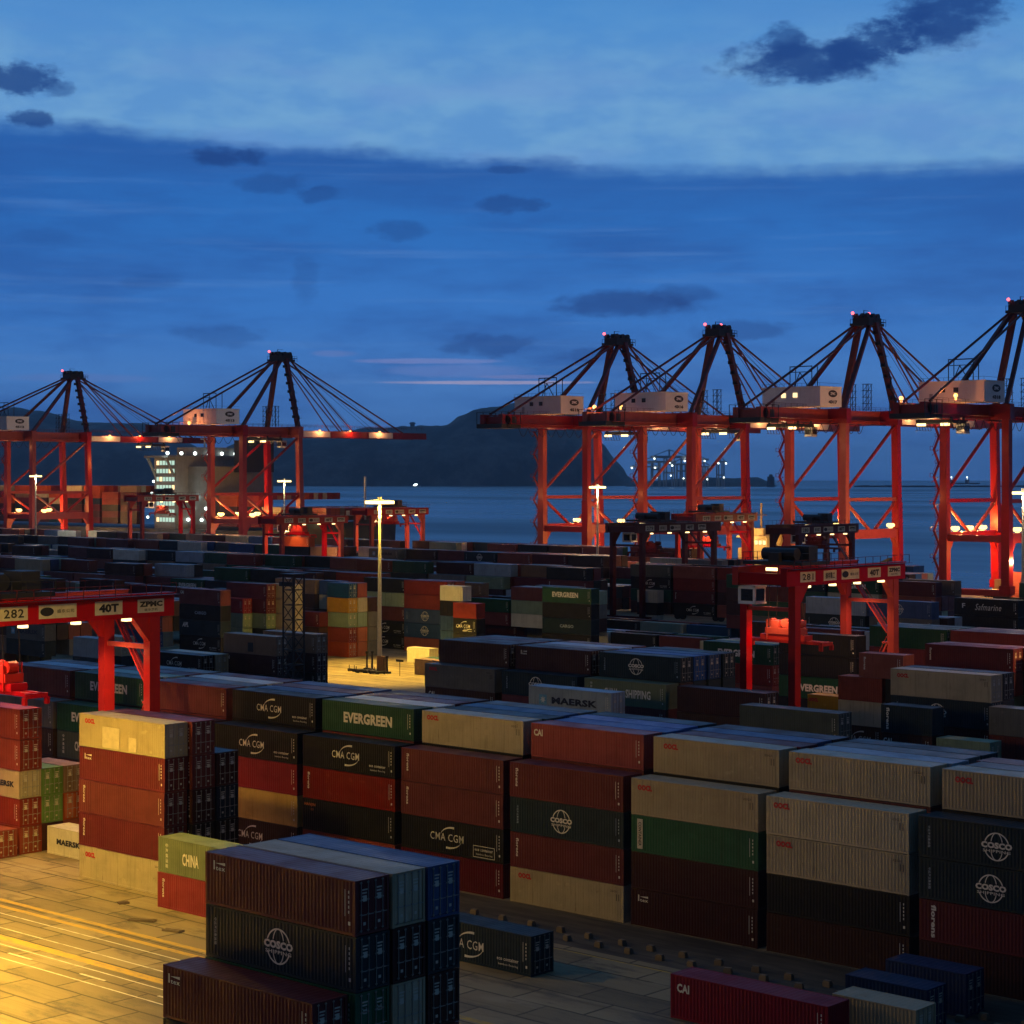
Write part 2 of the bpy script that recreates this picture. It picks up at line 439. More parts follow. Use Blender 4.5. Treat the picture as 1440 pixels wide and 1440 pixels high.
def make_box(u, v, z, col, mark, L, H, doors, label, group):
    o = link('shipping_container', body_mesh(L, H, doors, col), None, (u, v, z))
    tag(o, label, 'container', group or 'shipping containers in the yard')
    if mark:
        dx, dz = random.uniform(-.3, .25), random.uniform(-.09, .07)
        for nm, me in marks_for(mark, L, H):
            k = link(nm, me, o)
            if nm in ('lettering', 'emblem') and mark not in ('panel', 'maersk', 'florens'): k.location = (dx, 0, dz)
    if mark in (None, 'ever', 'china', 'maersk', 'apl', 'safm') and L == 40:
        for nm, me in marks_for('ids', L, H): link(nm, me, o)
    if doors:
        for d, b, p in door_meshes(L, H, col):
            k = link('door', d, o); link('locking_bars', b, k); link('door_lettering', p, k)
    COUNT[0] += 1
    return o
TIER = ['ground tier', 'second tier', 'third tier', 'fourth tier', 'fifth tier', 'sixth tier']
def stack(u, v, specs, where, L=40, H='H', doors=False, t0=0, jit=.04, z0=None):
    """specs from the lowest box up: 'colour', 'colour:mark'; None leaves the place open; per-box tuple (spec, {overrides})"""
    z = z0 if z0 is not None else t0*(HGT['H']+GAP)
    for i, s in enumerate(specs):
        kw = {}
        if isinstance(s, tuple): s, kw = s
        h = kw.get('H', H)
        if s is not None:
            col, _, mark = s.partition(':'); mark = mark or None
            d = MARKDESC.get(mark, '')
            lab = f"{COL[col][1]} {d+' ' if d else ''}container, {TIER[t0+i]}, {kw.get('where', where)}"
            box(u+kw.get('du', 0)+random.uniform(-jit, jit), v+kw.get('dv', 0)+random.uniform(-jit, jit)*.6, z, col, mark,
                kw.get('L', L), h, kw.get('doors', doors), lab)
        z += HGT[h]+GAP
ORD = ['first','second','third','fourth','fifth','sixth','seventh','eighth','ninth','tenth','eleventh','twelfth','thirteenth','fourteenth','fifteenth','sixteenth','seventeenth','eighteenth','nineteenth','twentieth']
ORD += ['twenty-'+x for x in ORD[:9]] + ['thirtieth'] + ['thirty-'+x for x in ORD[:9]] + ['fortieth']

# ================================================================== BOXES
# --- the long block: front row faces the lane
P1 = 12.99; U1 = -110.4 - 3*P1
FR = [ # bottom -> top, from the far left end
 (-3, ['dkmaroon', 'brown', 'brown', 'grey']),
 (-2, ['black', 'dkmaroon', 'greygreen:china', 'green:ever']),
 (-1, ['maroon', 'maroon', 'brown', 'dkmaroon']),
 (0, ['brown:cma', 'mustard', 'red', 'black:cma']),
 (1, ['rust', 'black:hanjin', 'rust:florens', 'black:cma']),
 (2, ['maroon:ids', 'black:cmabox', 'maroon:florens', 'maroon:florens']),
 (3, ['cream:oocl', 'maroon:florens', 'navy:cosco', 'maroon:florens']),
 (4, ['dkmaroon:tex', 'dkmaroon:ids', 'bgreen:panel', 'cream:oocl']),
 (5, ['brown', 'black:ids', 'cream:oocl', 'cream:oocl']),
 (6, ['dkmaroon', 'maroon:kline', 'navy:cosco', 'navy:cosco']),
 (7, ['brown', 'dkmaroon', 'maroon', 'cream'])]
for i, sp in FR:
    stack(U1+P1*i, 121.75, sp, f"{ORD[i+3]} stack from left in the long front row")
P2 = 13.18; U2 = -124.2; V2 = 125.13; T4 = 4*(HGT['H']+GAP)
R2 = {-5: 'maroon', -4: 'green:ever', -3: 'maroon:ids', -2: 'black:cma', -1: 'green:ever', 0: 'cream:oocl', 1: 'red:cai', 2: 'cream:oocl', 3: 'cream:oocl', 4: 'cream:oocl', 5: 'cream'}
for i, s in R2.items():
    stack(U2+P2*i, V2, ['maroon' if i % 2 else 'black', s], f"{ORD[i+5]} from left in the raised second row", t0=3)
R3 = {-5: 'lblue', -4: 'pgreen', -3: 'grey', -2: 'blue', -1: 'white', 0: 'navy', 1: 'bblue', 2: 'maroon', 3: 'lblue', 4: 'grey'}
R4 = {-5: 'dkmaroon', -4: 'maroon', -3: 'white', -2: 'maroon', -1: 'maroon', 0: 'blue', 1: 'bblue', 2: 'blue', 3: 'grey', 4: 'maroon'}
R5 = {-4: 'grey', -3: 'maroon', -2: 'blue', -1: 'dkmaroon', 0: 'grey', 1: 'navy', 2: 'dkmaroon', 3: 'navy'}
for nm, row, vv in (('third', R3, 127.75), ('fourth', R4, 130.37), ('fifth', R5, 132.98)):
    for i, s in row.items():
        stack(U2+P2*i+(.3 if nm == 'third' else -.2), vv, [s], f"{ORD[i+5]} roof from left, {nm} row of the long block", t0=4)
# --- the block under the near gantry crane
stack(-145.3, 103.2, [('cream:oocl', {'doors': 0}), 'maroon:florens', 'maroon:florens', 'maroon:tex', ('cream:oocl_worn', {'doors': 1})],
      'tall stack beside the near red gantry', doors=True)
stack(-144.9, 105.85, ['maroon', 'black', 'dkmaroon', 'maroon', 'maroon'], 'stack hidden behind the tall stack by the near gantry', doors=True)
stack(-144.9, 108.5, ['grey', 'black', 'navy', 'dkmaroon'], 'third row behind the tall stack by the near gantry', doors=True)
stack(-130.5, 100.5, ['red:florens', 'olive:china'], 'low pair right of tall stack at lit lane')
stack(-131.2, 106.2, ['grey'], 'alone on the ground behind the low pair', L=20)
stack(-170.2, 105.5, ['rust', 'rust', ('cream:maersk', {'L': 20, 'du': 6.13}), ('rust', {'H': 'H'}), ('rust', {'H': 'H'})], 'red stack cropped by the left edge', H='S', doors=True)
stack(-169.9, 102.6, ['rust'], 'alone at the foot of the red stack', H='S', doors=True)
stack(-164.1, 107.95, ['dkmaroon', 'lime', 'lime'], 'door stack right of the red stack at left', L=20, H='S', doors=True)
stack(-164.1, 110.5, ['rust', 'orange', 'tan'], 'stack behind the green doors at left', L=20, H='S', doors=True)
stack(-156.9, 107.8, ['white:maersk'], 'on the lit ground left of the tall stack', L=20, H='S')
stack(-104.5, 104.0, ['navy:cma'], 'alone on the pavement behind the corner stack', doors=True)
stack(-78.7, 102.5, ['red:cai'], 'on the ground at the lower right edge', doors=False)
stack(-68.7, 106.4, ['cream'], 'small box right of the bright red one', L=20, H='S', doors=True)
stack(-70.2, 115.3, ['dkblue'], 'farther box with blue roof behind the small cream one', L=20, doors=True)
stack(-70.0, 110.0, ['dkblue'], 'nearer box with blue roof behind the small cream one', L=20, doors=True)
# --- corner stack nearest the viewer
FU, FV, FT = -86.2, 69.7, 14.22-5*2.926
stack(FU, FV, ['grey', 'black', 'bgreen', 'navy:cosco', 'maroon:tex'], 'front file of the corner stack', doors=True, z0=0)
stack(FU+.05, FV+2.62, ['dkmaroon', 'dkmaroon', 'cream', 'dkmaroon', ('cream:oocl', {})], 'middle file of the corner stack', doors=True, z0=0)
stack(FU+.1, FV+5.22, ['black', 'maroon', 'dkmaroon', 'navy', 'blue'], 'rear file of the corner stack', doors=True, z0=0)
stack(-86.45, 66.95, ['maroon', 'black', 'maroon:tex'], 'lowest file nearest the viewer', doors=True)
# --- second block
stack(-149.4, 168.0, ['lblue:maersk'], 'lone grey box rising behind the long block', t0=3, doors=True)
stack(-149.4, 168.0, ['dkmaroon'], 'under the lone grey box behind the long block', t0=2)
stack(-120.3, 168.6, ['maroon', 'greygreen'], 'short dark stack left of the orange lit small boxes', t0=2, doors=True)
stack(-112.0, 171.6, ['black', 'brown:cma'], 'half hidden below the orange lit small boxes', t0=0, L=20)
# --- third block
W4 = 'front row behind the lone grey box'
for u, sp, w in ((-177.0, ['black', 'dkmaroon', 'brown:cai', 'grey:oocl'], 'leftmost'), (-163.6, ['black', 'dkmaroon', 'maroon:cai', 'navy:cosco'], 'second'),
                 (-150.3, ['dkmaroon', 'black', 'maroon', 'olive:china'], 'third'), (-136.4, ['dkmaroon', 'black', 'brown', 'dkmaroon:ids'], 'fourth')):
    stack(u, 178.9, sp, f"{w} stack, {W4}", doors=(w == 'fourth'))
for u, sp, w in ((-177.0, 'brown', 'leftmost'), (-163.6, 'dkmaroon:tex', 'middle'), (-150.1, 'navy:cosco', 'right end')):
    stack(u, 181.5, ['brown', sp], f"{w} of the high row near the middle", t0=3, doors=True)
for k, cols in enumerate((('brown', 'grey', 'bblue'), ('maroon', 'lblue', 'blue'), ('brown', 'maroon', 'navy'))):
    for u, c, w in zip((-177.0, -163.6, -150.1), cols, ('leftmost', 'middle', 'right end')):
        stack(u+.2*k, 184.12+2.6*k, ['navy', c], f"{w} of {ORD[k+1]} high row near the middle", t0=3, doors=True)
stack(-137.0, 187.0, ['grey', 'grey'], 'small stack right of the blue ends', t0=1, L=20, doors=True)
stack(-109.5, 178.9, ['brown', 'black', 'dkmaroon:cai', ('navy:kline', {})], 'dark pair before the globe emblem box', L=20)
stack(-102.9, 178.9, ['dkmaroon', 'rust', 'pgreen'], 'ribbed pair right of the dark pair', L=20, doors=True)
stack(-113.4, 187.3, ['black', 'brown', 'dkmaroon', 'navy:cosco', 'cream:oocl'], 'stack topped by a beige box at right', doors=True)
stack(-113.4, 189.95, ['black', 'black', 'black', 'black', 'black'], 'row behind the beige topped stack', doors=True)
stack(-100.0, 184.6, ['rust', 'green', 'maroon', 'grey'], 'file right of the beige topped stack', doors=True)
stack(-129.3, 201.5, ['brown', 'brown:cma', 'cream', 'rust', ('rust:florens', {'du': 2.9})], 'orange lit small stack by the middle gantry leg', L=20)
stack(-122.7, 201.5, ['dkmaroon', 'black', 'dkmaroon', 'black'], 'dark file right of the orange lit small stack', L=20)
stack(-135.4, 204.15, ['black', 'brown', 'mustard:oocl'], 'small yellow lit stack behind the middle gantry leg', L=20)
stack(-127.0, 218.0, ['black', 'navy', 'green', 'dkmaroon', 'maroon:florens'], 'tall dark stack at the right edge', doors=True)
stack(-126.8, 220.6, ['black', 'dkmaroon', 'green', 'navy', 'maroon'], 'row behind the tall dark stack at the right edge', doors=True)
stack(-113.5, 219.0, ['maroon', 'navy', 'rust', 'tan', 'grey'], 'stack cut by the right edge', doors=True)
stack(-151.7, 221.7, ['black', 'black', 'green:ever', 'black', 'black'], 'black stack between the middle gantry legs')
stack(-165.2, 224.3, ['black', 'dkmaroon'], 'behind the black stack between the gantry legs', doors=True)
stack(-171.5, 231.2, ['black', 'rust', 'rust', 'green:ever'], 'lit stack left of the middle gantry', doors=True)
stack(-171.3, 233.9, ['brown', 'cream', 'orange', 'mustard'], 'yellow lit doors behind the lit green box', doors=True)  # yellow lamp light on these doors is put into the box colours
stack(-171.1, 236.5, ['brown', 'orange', 'cream', 'orange'], 'third file of yellow lit doors by the middle gantry', doors=True)
for j, c in enumerate(('green', 'maroon', 'maroon', 'rust')):
    stack(-148.5+j*12.9, 239.5, ['black', 'maroon', ('maroon', 'dkmaroon')[j % 2], c+':ids'], f"{ORD[j]} box along the orange lit roofs at right", t0=1, doors=True)
    stack(-148.3+j*12.9, 242.1, [c], f"{ORD[j]} box of the second file along the orange lit roofs", t0=4, doors=True)
    stack(-148.3+j*12.9, 244.7, [('green', 'rust', 'rust', 'maroon')[j]], f"{ORD[j]} box of the third file along the orange lit roofs", t0=4, doors=True)
# --- boxes left of the lit plaza
stack(-235.0, 193.5, ['brown', 'black', 'dkmaroon:cai', 'tan:patchy'], 'brown stack at the left end of the plaza', doors=True)
stack(-234.0, 200.6, ['brown', 'black', 'dkmaroon', 'tan'], 'pale roofed stack at the left end of the plaza', doors=True)
stack(-244.0, 186.7, ['brown', 'black', 'black:cma'], 'low stack right of the near gantry leg', doors=True)
stack(-244.0, 189.4, ['brown', 'black', 'cream'], 'behind the low stack right of the near gantry leg', doors=True)
stack(-246.0, 173.6, ['black', 'black', 'navy', 'lblue'], 'pale blue small box seen left of the gantry legs', L=20, doors=True)
stack(-246.0, 178.0, ['black', 'black', 'navy', 'cream'], 'cream small box seen between the gantry legs', L=20, doors=True)
stack(-296.0, 233.0, ['black', 'black:cma', 'navy:apl', 'black:name', 'maroon:cai'], 'dark tall stack right of the near gantry')
stack(-303.8, 250.0, ['pgreen', 'pgreen', 'pgreen', 'red:cai'], 'small mixed stack with red top', L=20, doors=True)
stack(-306.0, 252.7, ['brown', 'black', 'pgreen', 'maroon', 'maroon'], 'row behind the small red topped stack', doors=True)
stack(-295.0, 255.4, ['tan', 'cream', 'cream', 'cream', 'cream'], 'pale small stack beyond the brown stack', L=20, doors=True)
stack(-301.6, 262.6, ['black', 'brown', 'maroon:florens'], 'low maroon box before the lattice tower')
stack(-311.0, 270.0, ['black', 'brown', 'brown', 'brown', 'tan:patchy'], 'box with square plate left of the lattice tower')
stack(-297.4, 270.0, ['black', 'brown', 'brown', 'cream:oocl', 'blue'], 'small stack with blue top behind the lattice tower', L=20)
stack(-289.6, 265.0, ['orange', 'rust', 'pgreen', 'mustard', 'blue'], 'mixed small stack at the plaza edge', L=20, doors=True)
stack(-289.4, 267.6, ['orange', 'orange', 'pgreen', 'cream', 'rust'], 'second file of the mixed small stack by the plaza', L=20, doors=True, t0=0)
stack(-289.2, 270.2, ['grey', 'grey', 'grey', 'brown'], 'third file of the mixed small stack by the plaza', L=20, doors=True)
stack(-286.0, 283.0, ['rust', 'blue:cosco', 'blue:cosco', 'rust', 'rust'], 'red and blue stack behind the mast', doors=True)
stack(-285.8, 285.7, ['dkmaroon', 'dkmaroon', 'maroon', 'dkmaroon', 'rust'], 'second file of the red and blue stack', doors=True)
stack(-299.5, 284.5, ['black:cma', 'black:cma', 'maroon', 'pgreen', 'black'], 'stack left of the red and blue one')
stack(-259.5, 270.0, ['rust', 'black:cma', 'black:cma', 'rust'], 'small stack of black boxes right of the plaza', L=20)
stack(-265.7, 272.7, ['white', 'blue', 'blue', 'black', 'white'], 'white cornered small stack right of the plaza', L=20)
stack(-268.0, 266.0, ['white'], 'white box on the ground right of the plaza', L=20)
stack(-248.0, 282.7, ['black', 'black', 'navy:name', 'black', 'green:ever'], 'green topped stack in the middle distance')
stack(-291.5, 366.6, ['white', 'black', 'white'], 'framed by the far dark gantry legs', L=20)
stack(-262.0, 367.2, ['pgreen', 'grey'], 'pale pair right inside the dark gantry', L=20)
stack(-172.0, 305.0, ['black', 'black', 'black', 'black', 'black:safm'], 'black box with white script near the right edge')
stack(-186.3, 356.0, ['black', 'black', 'black', 'black', 'green:ever'], 'dark box with capitals cut by the right edge')
# --- rows farther back, darkest towards the quay
PAL = ['maroon']*6 + ['dkmaroon']*3 + ['brown']*3 + ['black']*4 + ['navy']*2 + ['green']*4 + ['greygreen']*1 + ['grey']*2 + ['rust']*5 + ['tan', 'tan', 'blue', 'blue', 'cream', 'white', 'lblue', 'pgreen']
fld = []
def field(v, u0, u1, hts, name, files=5, marks=True):
    k = 0; u = u0
    while u < u1:
        for f in range(files):
            h = max(1, min(5, random.choice(hts)))
            if random.random() < .16: h = max(1, h-2)
            uu, vv = u+6, v+f*2.62; kk = (.7415*uu+.671*vv)/(-.671*uu+.7415*vv)
            if .036 < kk < .118 and 240 < vv < 362: h = 1 if f % 2 else 0
            for t in range(h):
                if t >= h-2 or (f == 0 and t >= 1):
                    c = random.choice(PAL); mk = None
                    if marks and f == 0 and random.random() < .45: mk = {'green': 'ever', 'black': 'cma', 'navy': 'cosco', 'grey': 'maersk', 'cream': 'oocl', 'maroon': 'florens', 'blue': 'cosco'}.get(c)
                    # what shows most: front file, top boxes, near rows
                    key = v + 22*f + 60*(h-1-t) + (0 if h >= 4 else 40)
                    fld.append((key, u+random.uniform(-.1, .1), v+f*2.62, t, c, mk, k, name, f))
        u += 12.95; k += 1
field(206.5, -430, -312, [3, 4], 'row above near gantry', 4)
field(234.0, -470, -312, [5, 4], 'second row above near gantry', 4)
field(250.0, -250, -176, [1, 1, 2], 'low row right of the plaza', 2)
field(262.0, -500, -325, [3, 4], 'third row above near gantry', 4)
field(262.0, -215, -150, [3, 4], 'row behind the orange roofs', 4)
field(290.0, -540, -318, [5, 5, 4], 'row level with plaza mast', 4)
field(290.5, -232, -176, [4, 5, 3], 'row right of green topped stack', 4)
field(313.0, -235, -190, [4, 5, 3], 'row behind the white script', 4)
field(318.0, -560, -245, [3, 4], 'first far row', 4)
field(346.0, -600, -200, [5, 5, 4], 'second far row', 4)
field(374.0, -640, -310, [3, 4], 'third far row', 4)
field(371.0, -297, -222, [5], 'tall wall behind the dark gantry', 4)
field(402.0, -680, -250, [5, 5, 4], 'fourth far row', 4)
field(430.0, -720, -300, [3, 4], 'fifth far row', 4)
field(456.0, -760, -352, [5, 5, 5, 4], 'row nearest the quay', 4)
for key, u, v, t, c, mk, k, name, f in fld:
    fl = '' if f == 0 else f" file {f+1},"
    box(u, v, t*(HGT['H']+GAP), c, mk, 40, 'H', False, f"{COL[c][1]} container, {TIER[t]},{fl} {ORD[k]} stack, {name}")
rest = MB(); rcols = list(COL)
def plain_box(b, u, v, z, c, L=12.192, h=2.896):
    mi = rcols.index(c); n = 11 if L > 8 else 6
    b.box(u, v, z+.03, u+L, v+WID, z+h-.016, mi)
    for i in range(n+1):                                 # posts and wall ribs
        x = u+.06+(L-.12)*i/n; b.box(x-.06, v-.03, z+.03, x+.06, v, z+h-.016, mi)


# ================================================================== SETTING
SEA = -5.0
def ground_mat():
    m, nt, b = new_mat('yard_concrete')
    tc = node(nt, 'ShaderNodeTexCoord'); pos = tc.outputs['Object']
    br = node(nt, 'ShaderNodeTexBrick'); br.offset = .5
    wob = node(nt, 'ShaderNodeVectorMath', operation='ADD'); nz = node(nt, 'ShaderNodeTexNoise'); nz.inputs['Scale'].default_value = .35; nt.links.new(pos, nz.inputs['Vector'])
    wsc = node(nt, 'ShaderNodeVectorMath', operation='SCALE'); nt.links.new(nz.outputs['Color'], wsc.inputs[0]); wsc.inputs['Scale'].default_value = .22
    nt.links.new(pos, wob.inputs[0]); nt.links.new(wsc.outputs[0], wob.inputs[1]); nt.links.new(wob.outputs[0], br.inputs['Vector'])
    br.inputs['Scale'].default_value = 1; br.inputs['Brick Width'].default_value = 6.4; br.inputs['Row Height'].default_value = 3.2
    br.inputs['Mortar Size'].default_value = .16; br.inputs['Mortar Smooth'].default_value = .8; br.inputs['Bias'].default_value = -.2
    br.inputs['Color1'].default_value = (.30, .245, .145, 1); br.inputs['Color2'].default_value = (.19, .152, .09, 1)
    br.inputs['Mortar'].default_value = (.085, .070, .046, 1)
    st = smooth(nt, noise(nt, mapped(nt, pos, (.035, .16, 1)), 1, 6, .6), .48, .70)
    st2 = smooth(nt, noise(nt, mapped(nt, pos, (.16, .42, 1)), 1, 7, .68), .50, .68)
    gr = noise(nt, pos, 9, 4)
    jd = noise(nt, mapped(nt, pos, (.5, .5, 1)), 1, 4)
    c = mixc(nt, mth(nt, 'MULTIPLY', st, .62), br.outputs[0], (.075, .060, .042, 1))
    tr = smooth(nt, noise(nt, mapped(nt, pos, (.012, 1.1, 1)), 1, 5, .6), .52, .72)
    c = mixc(nt, mth(nt, 'MULTIPLY', tr, .45), c, (.060, .048, .034, 1))
    bl = smooth(nt, noise(nt, mapped(nt, pos, (.11, .16, 1)), 1, 3, .5), .58, .66)
    c = mixc(nt, mth(nt, 'MULTIPLY', bl, .5), c, (.34, .29, .19, 1))
    c = mixc(nt, mth(nt, 'MULTIPLY', st2, .75), c, (.05, .040, .03, 1))
    c = mixc(nt, mth(nt, 'MULTIPLY', smooth(nt, gr, .35, .75), .22), c, (.29, .25, .18, 1))
    nt.links.new(c, b.inputs['Base Color'])
    b.inputs['Specular IOR Level'].default_value = .18
    nt.links.new(mth(nt, 'MULTIPLY_ADD', st2, -.22, .82), b.inputs['Roughness'])
    bp = node(nt, 'ShaderNodeBump'); bp.inputs['Strength'].default_value = .5; bp.inputs['Distance'].default_value = .04
    nt.links.new(mth(nt, 'ADD', mth(nt, 'MULTIPLY', st2, -.6), mth(nt, 'ADD', mth(nt, 'MULTIPLY', br.outputs['Fac'], -1), gr)), bp.inputs['Height'])
    nt.links.new(bp.outputs[0], b.inputs['Normal'])
    return m
b = MB(); b.box(-1500, -60, -9, 700, 534, 0)
structure(b.build('ground', ground_mat()))
# lane lines along the pavement (thin sheets above the concrete)
def worn(name, col):
    m, nt, b = new_mat(name); tc = node(nt, 'ShaderNodeTexCoord')
    n = smooth(nt, noise(nt, mapped(nt, tc.outputs['Object'], (.8, 2.5, 1)), 1, 6, .7), .42, .70)
    nt.links.new(mixc(nt, mth(nt, 'MULTIPLY', n, .8), (*col, 1), (.2, .17, .12, 1)), b.inputs['Base Color']); b.inputs['Roughness'].default_value = .75
    return m
M_YLINE = worn('yellow_line_paint', (.52, .33, .035)); M_WLINE = worn('white_line_paint', (.62, .58, .50))
for v, w, m, u0, u1 in ((93.3, .55, M_YLINE, -320, 60), (91.9, .55, M_YLINE, -320, 60), (90.4, .16, M_WLINE, -320, 60), (87.5, .16, M_WLINE, -320, 60),
                        (85.7, .9, M_YLINE, -320, 60), (84.4, .16, M_WLINE, -320, 60), (82.0, .16, M_WLINE, -320, 60), (122.9-11.2, .22, M_YLINE, -320, 60)):
    q = MB(); q.quad((u0, v-w/2, .005), (u1, v-w/2, .005), (u1, v+w/2, .005), (u0, v+w/2, .005))
    structure(q.build('lane_marking', m))
q = MB()
for i in range(8): q.quad((-153+i*9, 83.05, .006), (-150+i*9, 83.05, .006), (-150+i*9, 83.3, .006), (-153+i*9, 83.3, .006))
structure(q.build('lane_marking', M_WLINE))
# oil dark runway of the gantry wheels in front of the long row
q = MB(); q.quad((-320, 112.9, .004), (60, 112.9, .004), (60, 121.3, .004), (-320, 121.3, .004))
m, nt, bs = new_mat('runway_asphalt'); tcx = node(nt, 'ShaderNodeTexCoord')
n = smooth(nt, noise(nt, mapped(nt, tcx.outputs['Object'], (.12, .7, 1)), 1, 7, .66), .35, .72)
nt.links.new(mixc(nt, n, (.035, .030, .024, 1), (.115, .095, .068, 1)), bs.inputs['Base Color']); bs.inputs['Roughness'].default_value = .85
structure(q.build('gantry_runway', m))
# water
def water_mat():
    m, nt, b = new_mat('sea_water')
    tc = node(nt, 'ShaderNodeTexCoord'); pos = tc.outputs['Object']
    b.inputs['Base Color'].default_value = (.012, .045, .085, 1); b.inputs['Roughness'].default_value = .30
    b.inputs['IOR'].default_value = 1.33
    bp = node(nt, 'ShaderNodeBump'); bp.inputs['Strength'].default_value = .35; bp.inputs['Distance'].default_value = 1.2
    h = mth(nt, 'ADD', noise(nt, mapped(nt, pos, (.05, .02, 1)), 1, 5), mth(nt, 'MULTIPLY', noise(nt, pos, .25, 3), .35))
    nt.links.new(h, bp.inputs['Height']); nt.links.new(bp.outputs[0], b.inputs['Normal'])
    patch = smooth(nt, noise(nt, mapped(nt, pos, (.0007, .0022, 1)), 1, 4), .35, .7)
    nt.links.new(mth(nt, 'MULTIPLY_ADD', patch, .22, .22), b.inputs['Roughness'])
    return m
S = 26000
b = MB(); b.quad((-S, -S, SEA), (S, -S, SEA), (S, S, SEA), (-S, S, SEA))
structure(b.build('water', water_mat()))
# fender line of the quay
b = MB()
for i in range(0, 130): b.box(-1200+i*12, 534.0, -3.6, -1198.6+i*12, 534.9, -.4)
tag(b.build('quay_fenders', M_RUB), 'line of black rubber fenders along the quay edge below the cranes', 'fenders')
# hills across the strait: ridge profile -> terrain with depth
from mathutils import noise as mnoise
def hill(name, prof, Z0, depth, sink=40):
    """prof: (metres right, crest height) along the shore at distance Z0"""
    b = MB(); nx = 150; ny = 26; xs = [p[0] for p in prof]
    def crest(x):
        for (xa, ha), (xb, hb) in zip(prof, prof[1:]):
            if xa <= x <= xb:
                f = (x-xa)/(xb-xa); f = f*f*(3-2*f)*.45 + f*.55
                return ha+(hb-ha)*f
        return prof[-1][1] if x > prof[-1][0] else prof[0][1]
    x0, x1 = xs[0], xs[-1]
    for j in range(ny+1):
        g = j/ny
        for i in range(nx+1):
            x = x0+(x1-x0)*i/nx
            s = math.sin(math.pi*min(1, g*1.0)**.72)            # rises fast from the shore, falls behind
            h = crest(x)*s
            nz = mnoise.fractal(Vector((x*.0022, g*5.0, Z0*.001)), .9, 2.1, 6)
            h += nz*(60 if crest(x) > 60 else 8)*(s**.5)*(.25 + 1.2*min(1, abs(g-.5)*2))
            X, Y = far(x*(1+g*depth/Z0), Z0+g*depth)
            b.v.append((X, Y, SEA-2 if j in (0, ny) else max(SEA-2, h+SEA)))
    for j in range(ny):
        for i in range(nx):
            a = j*(nx+1)+i; b.f.append((a, a+1, a+nx+2, a+nx+1)); b.mi.append(0)
    m = bpy.data.materials.get('hill_scrub_shading')
    if m is None:
        m, nt, bs = new_mat('hill_scrub_shading'); tc = node(nt, 'ShaderNodeTexCoord')
        n = smooth(nt, noise(nt, tc.outputs['Object'], .0045, 9, .7), .42, .68)
        nt.links.new(mixc(nt, n, (.016, .034, .030, 1), (.150, .140, .125, 1)), bs.inputs['Base Color']); bs.inputs['Roughness'].default_value = .95  # rock shading on the slopes is put into this albedo contrast
    o = b.build(name, m)
    for p in o.data.polygons: p.use_smooth = True
    return structure(o)
def pxz(pts, Z): return [((x-720)/2752.5*Z, max(0, CAM_H-SEA+(672-y)/2752.5*Z)) for x, y in pts]
ZH = 9800
hill('hill', pxz([(-140, 590), (-40, 575), (20, 566), (60, 573), (110, 584), (200, 591), (232, 604), (262, 622), (300, 645), (340, 683)], ZH+900), ZH+900, 2600)
hill('hill', pxz([(215, 683), (260, 655), (300, 636), (345, 622), (400, 614), (470, 606), (520, 597), (575, 592), (605, 590), (628, 589), (648, 574), (668, 567),
                  (690, 562), (735, 558), (790, 563), (822, 585), (846, 622), (868, 652), (886, 672), (905, 683)], ZH), ZH, 2400)
hill('headland', pxz([(880, 682), (920, 676), (980, 671), (1030, 673), (1065, 671), (1092, 683)], 9000), 9000, 700)
b = MB(); xa = (1205-720)/2752.5*8600; xb = (1560-720)/2752.5*8600
for i in range(40):
    x = xa+(xb-xa)*i/40; x2 = xa+(xb-xa)*(i+1)/40
    p = [far(x, 8600), far(x2, 8600), far(x2, 8680), far(x, 8680)]; h = SEA+6+2*random.random()
    n = len(b.v); b.v += [(*q, SEA-1) for q in p] + [(*q, h) for q in p]
    for f in ((4,5,6,7),(0,1,5,4),(2,3,7,6),(1,2,6,5),(3,0,4,7)): b.f.append(tuple(n+k for k in f)); b.mi.append(0)
tag(b.build('breakwater', plain('breakwater_rock', (.05, .055, .06), .9)), 'long low dark breakwater lying across the water at right', 'breakwater')


G_MAST = glow('mast_lamp', (1, .72, .26), 4.2)
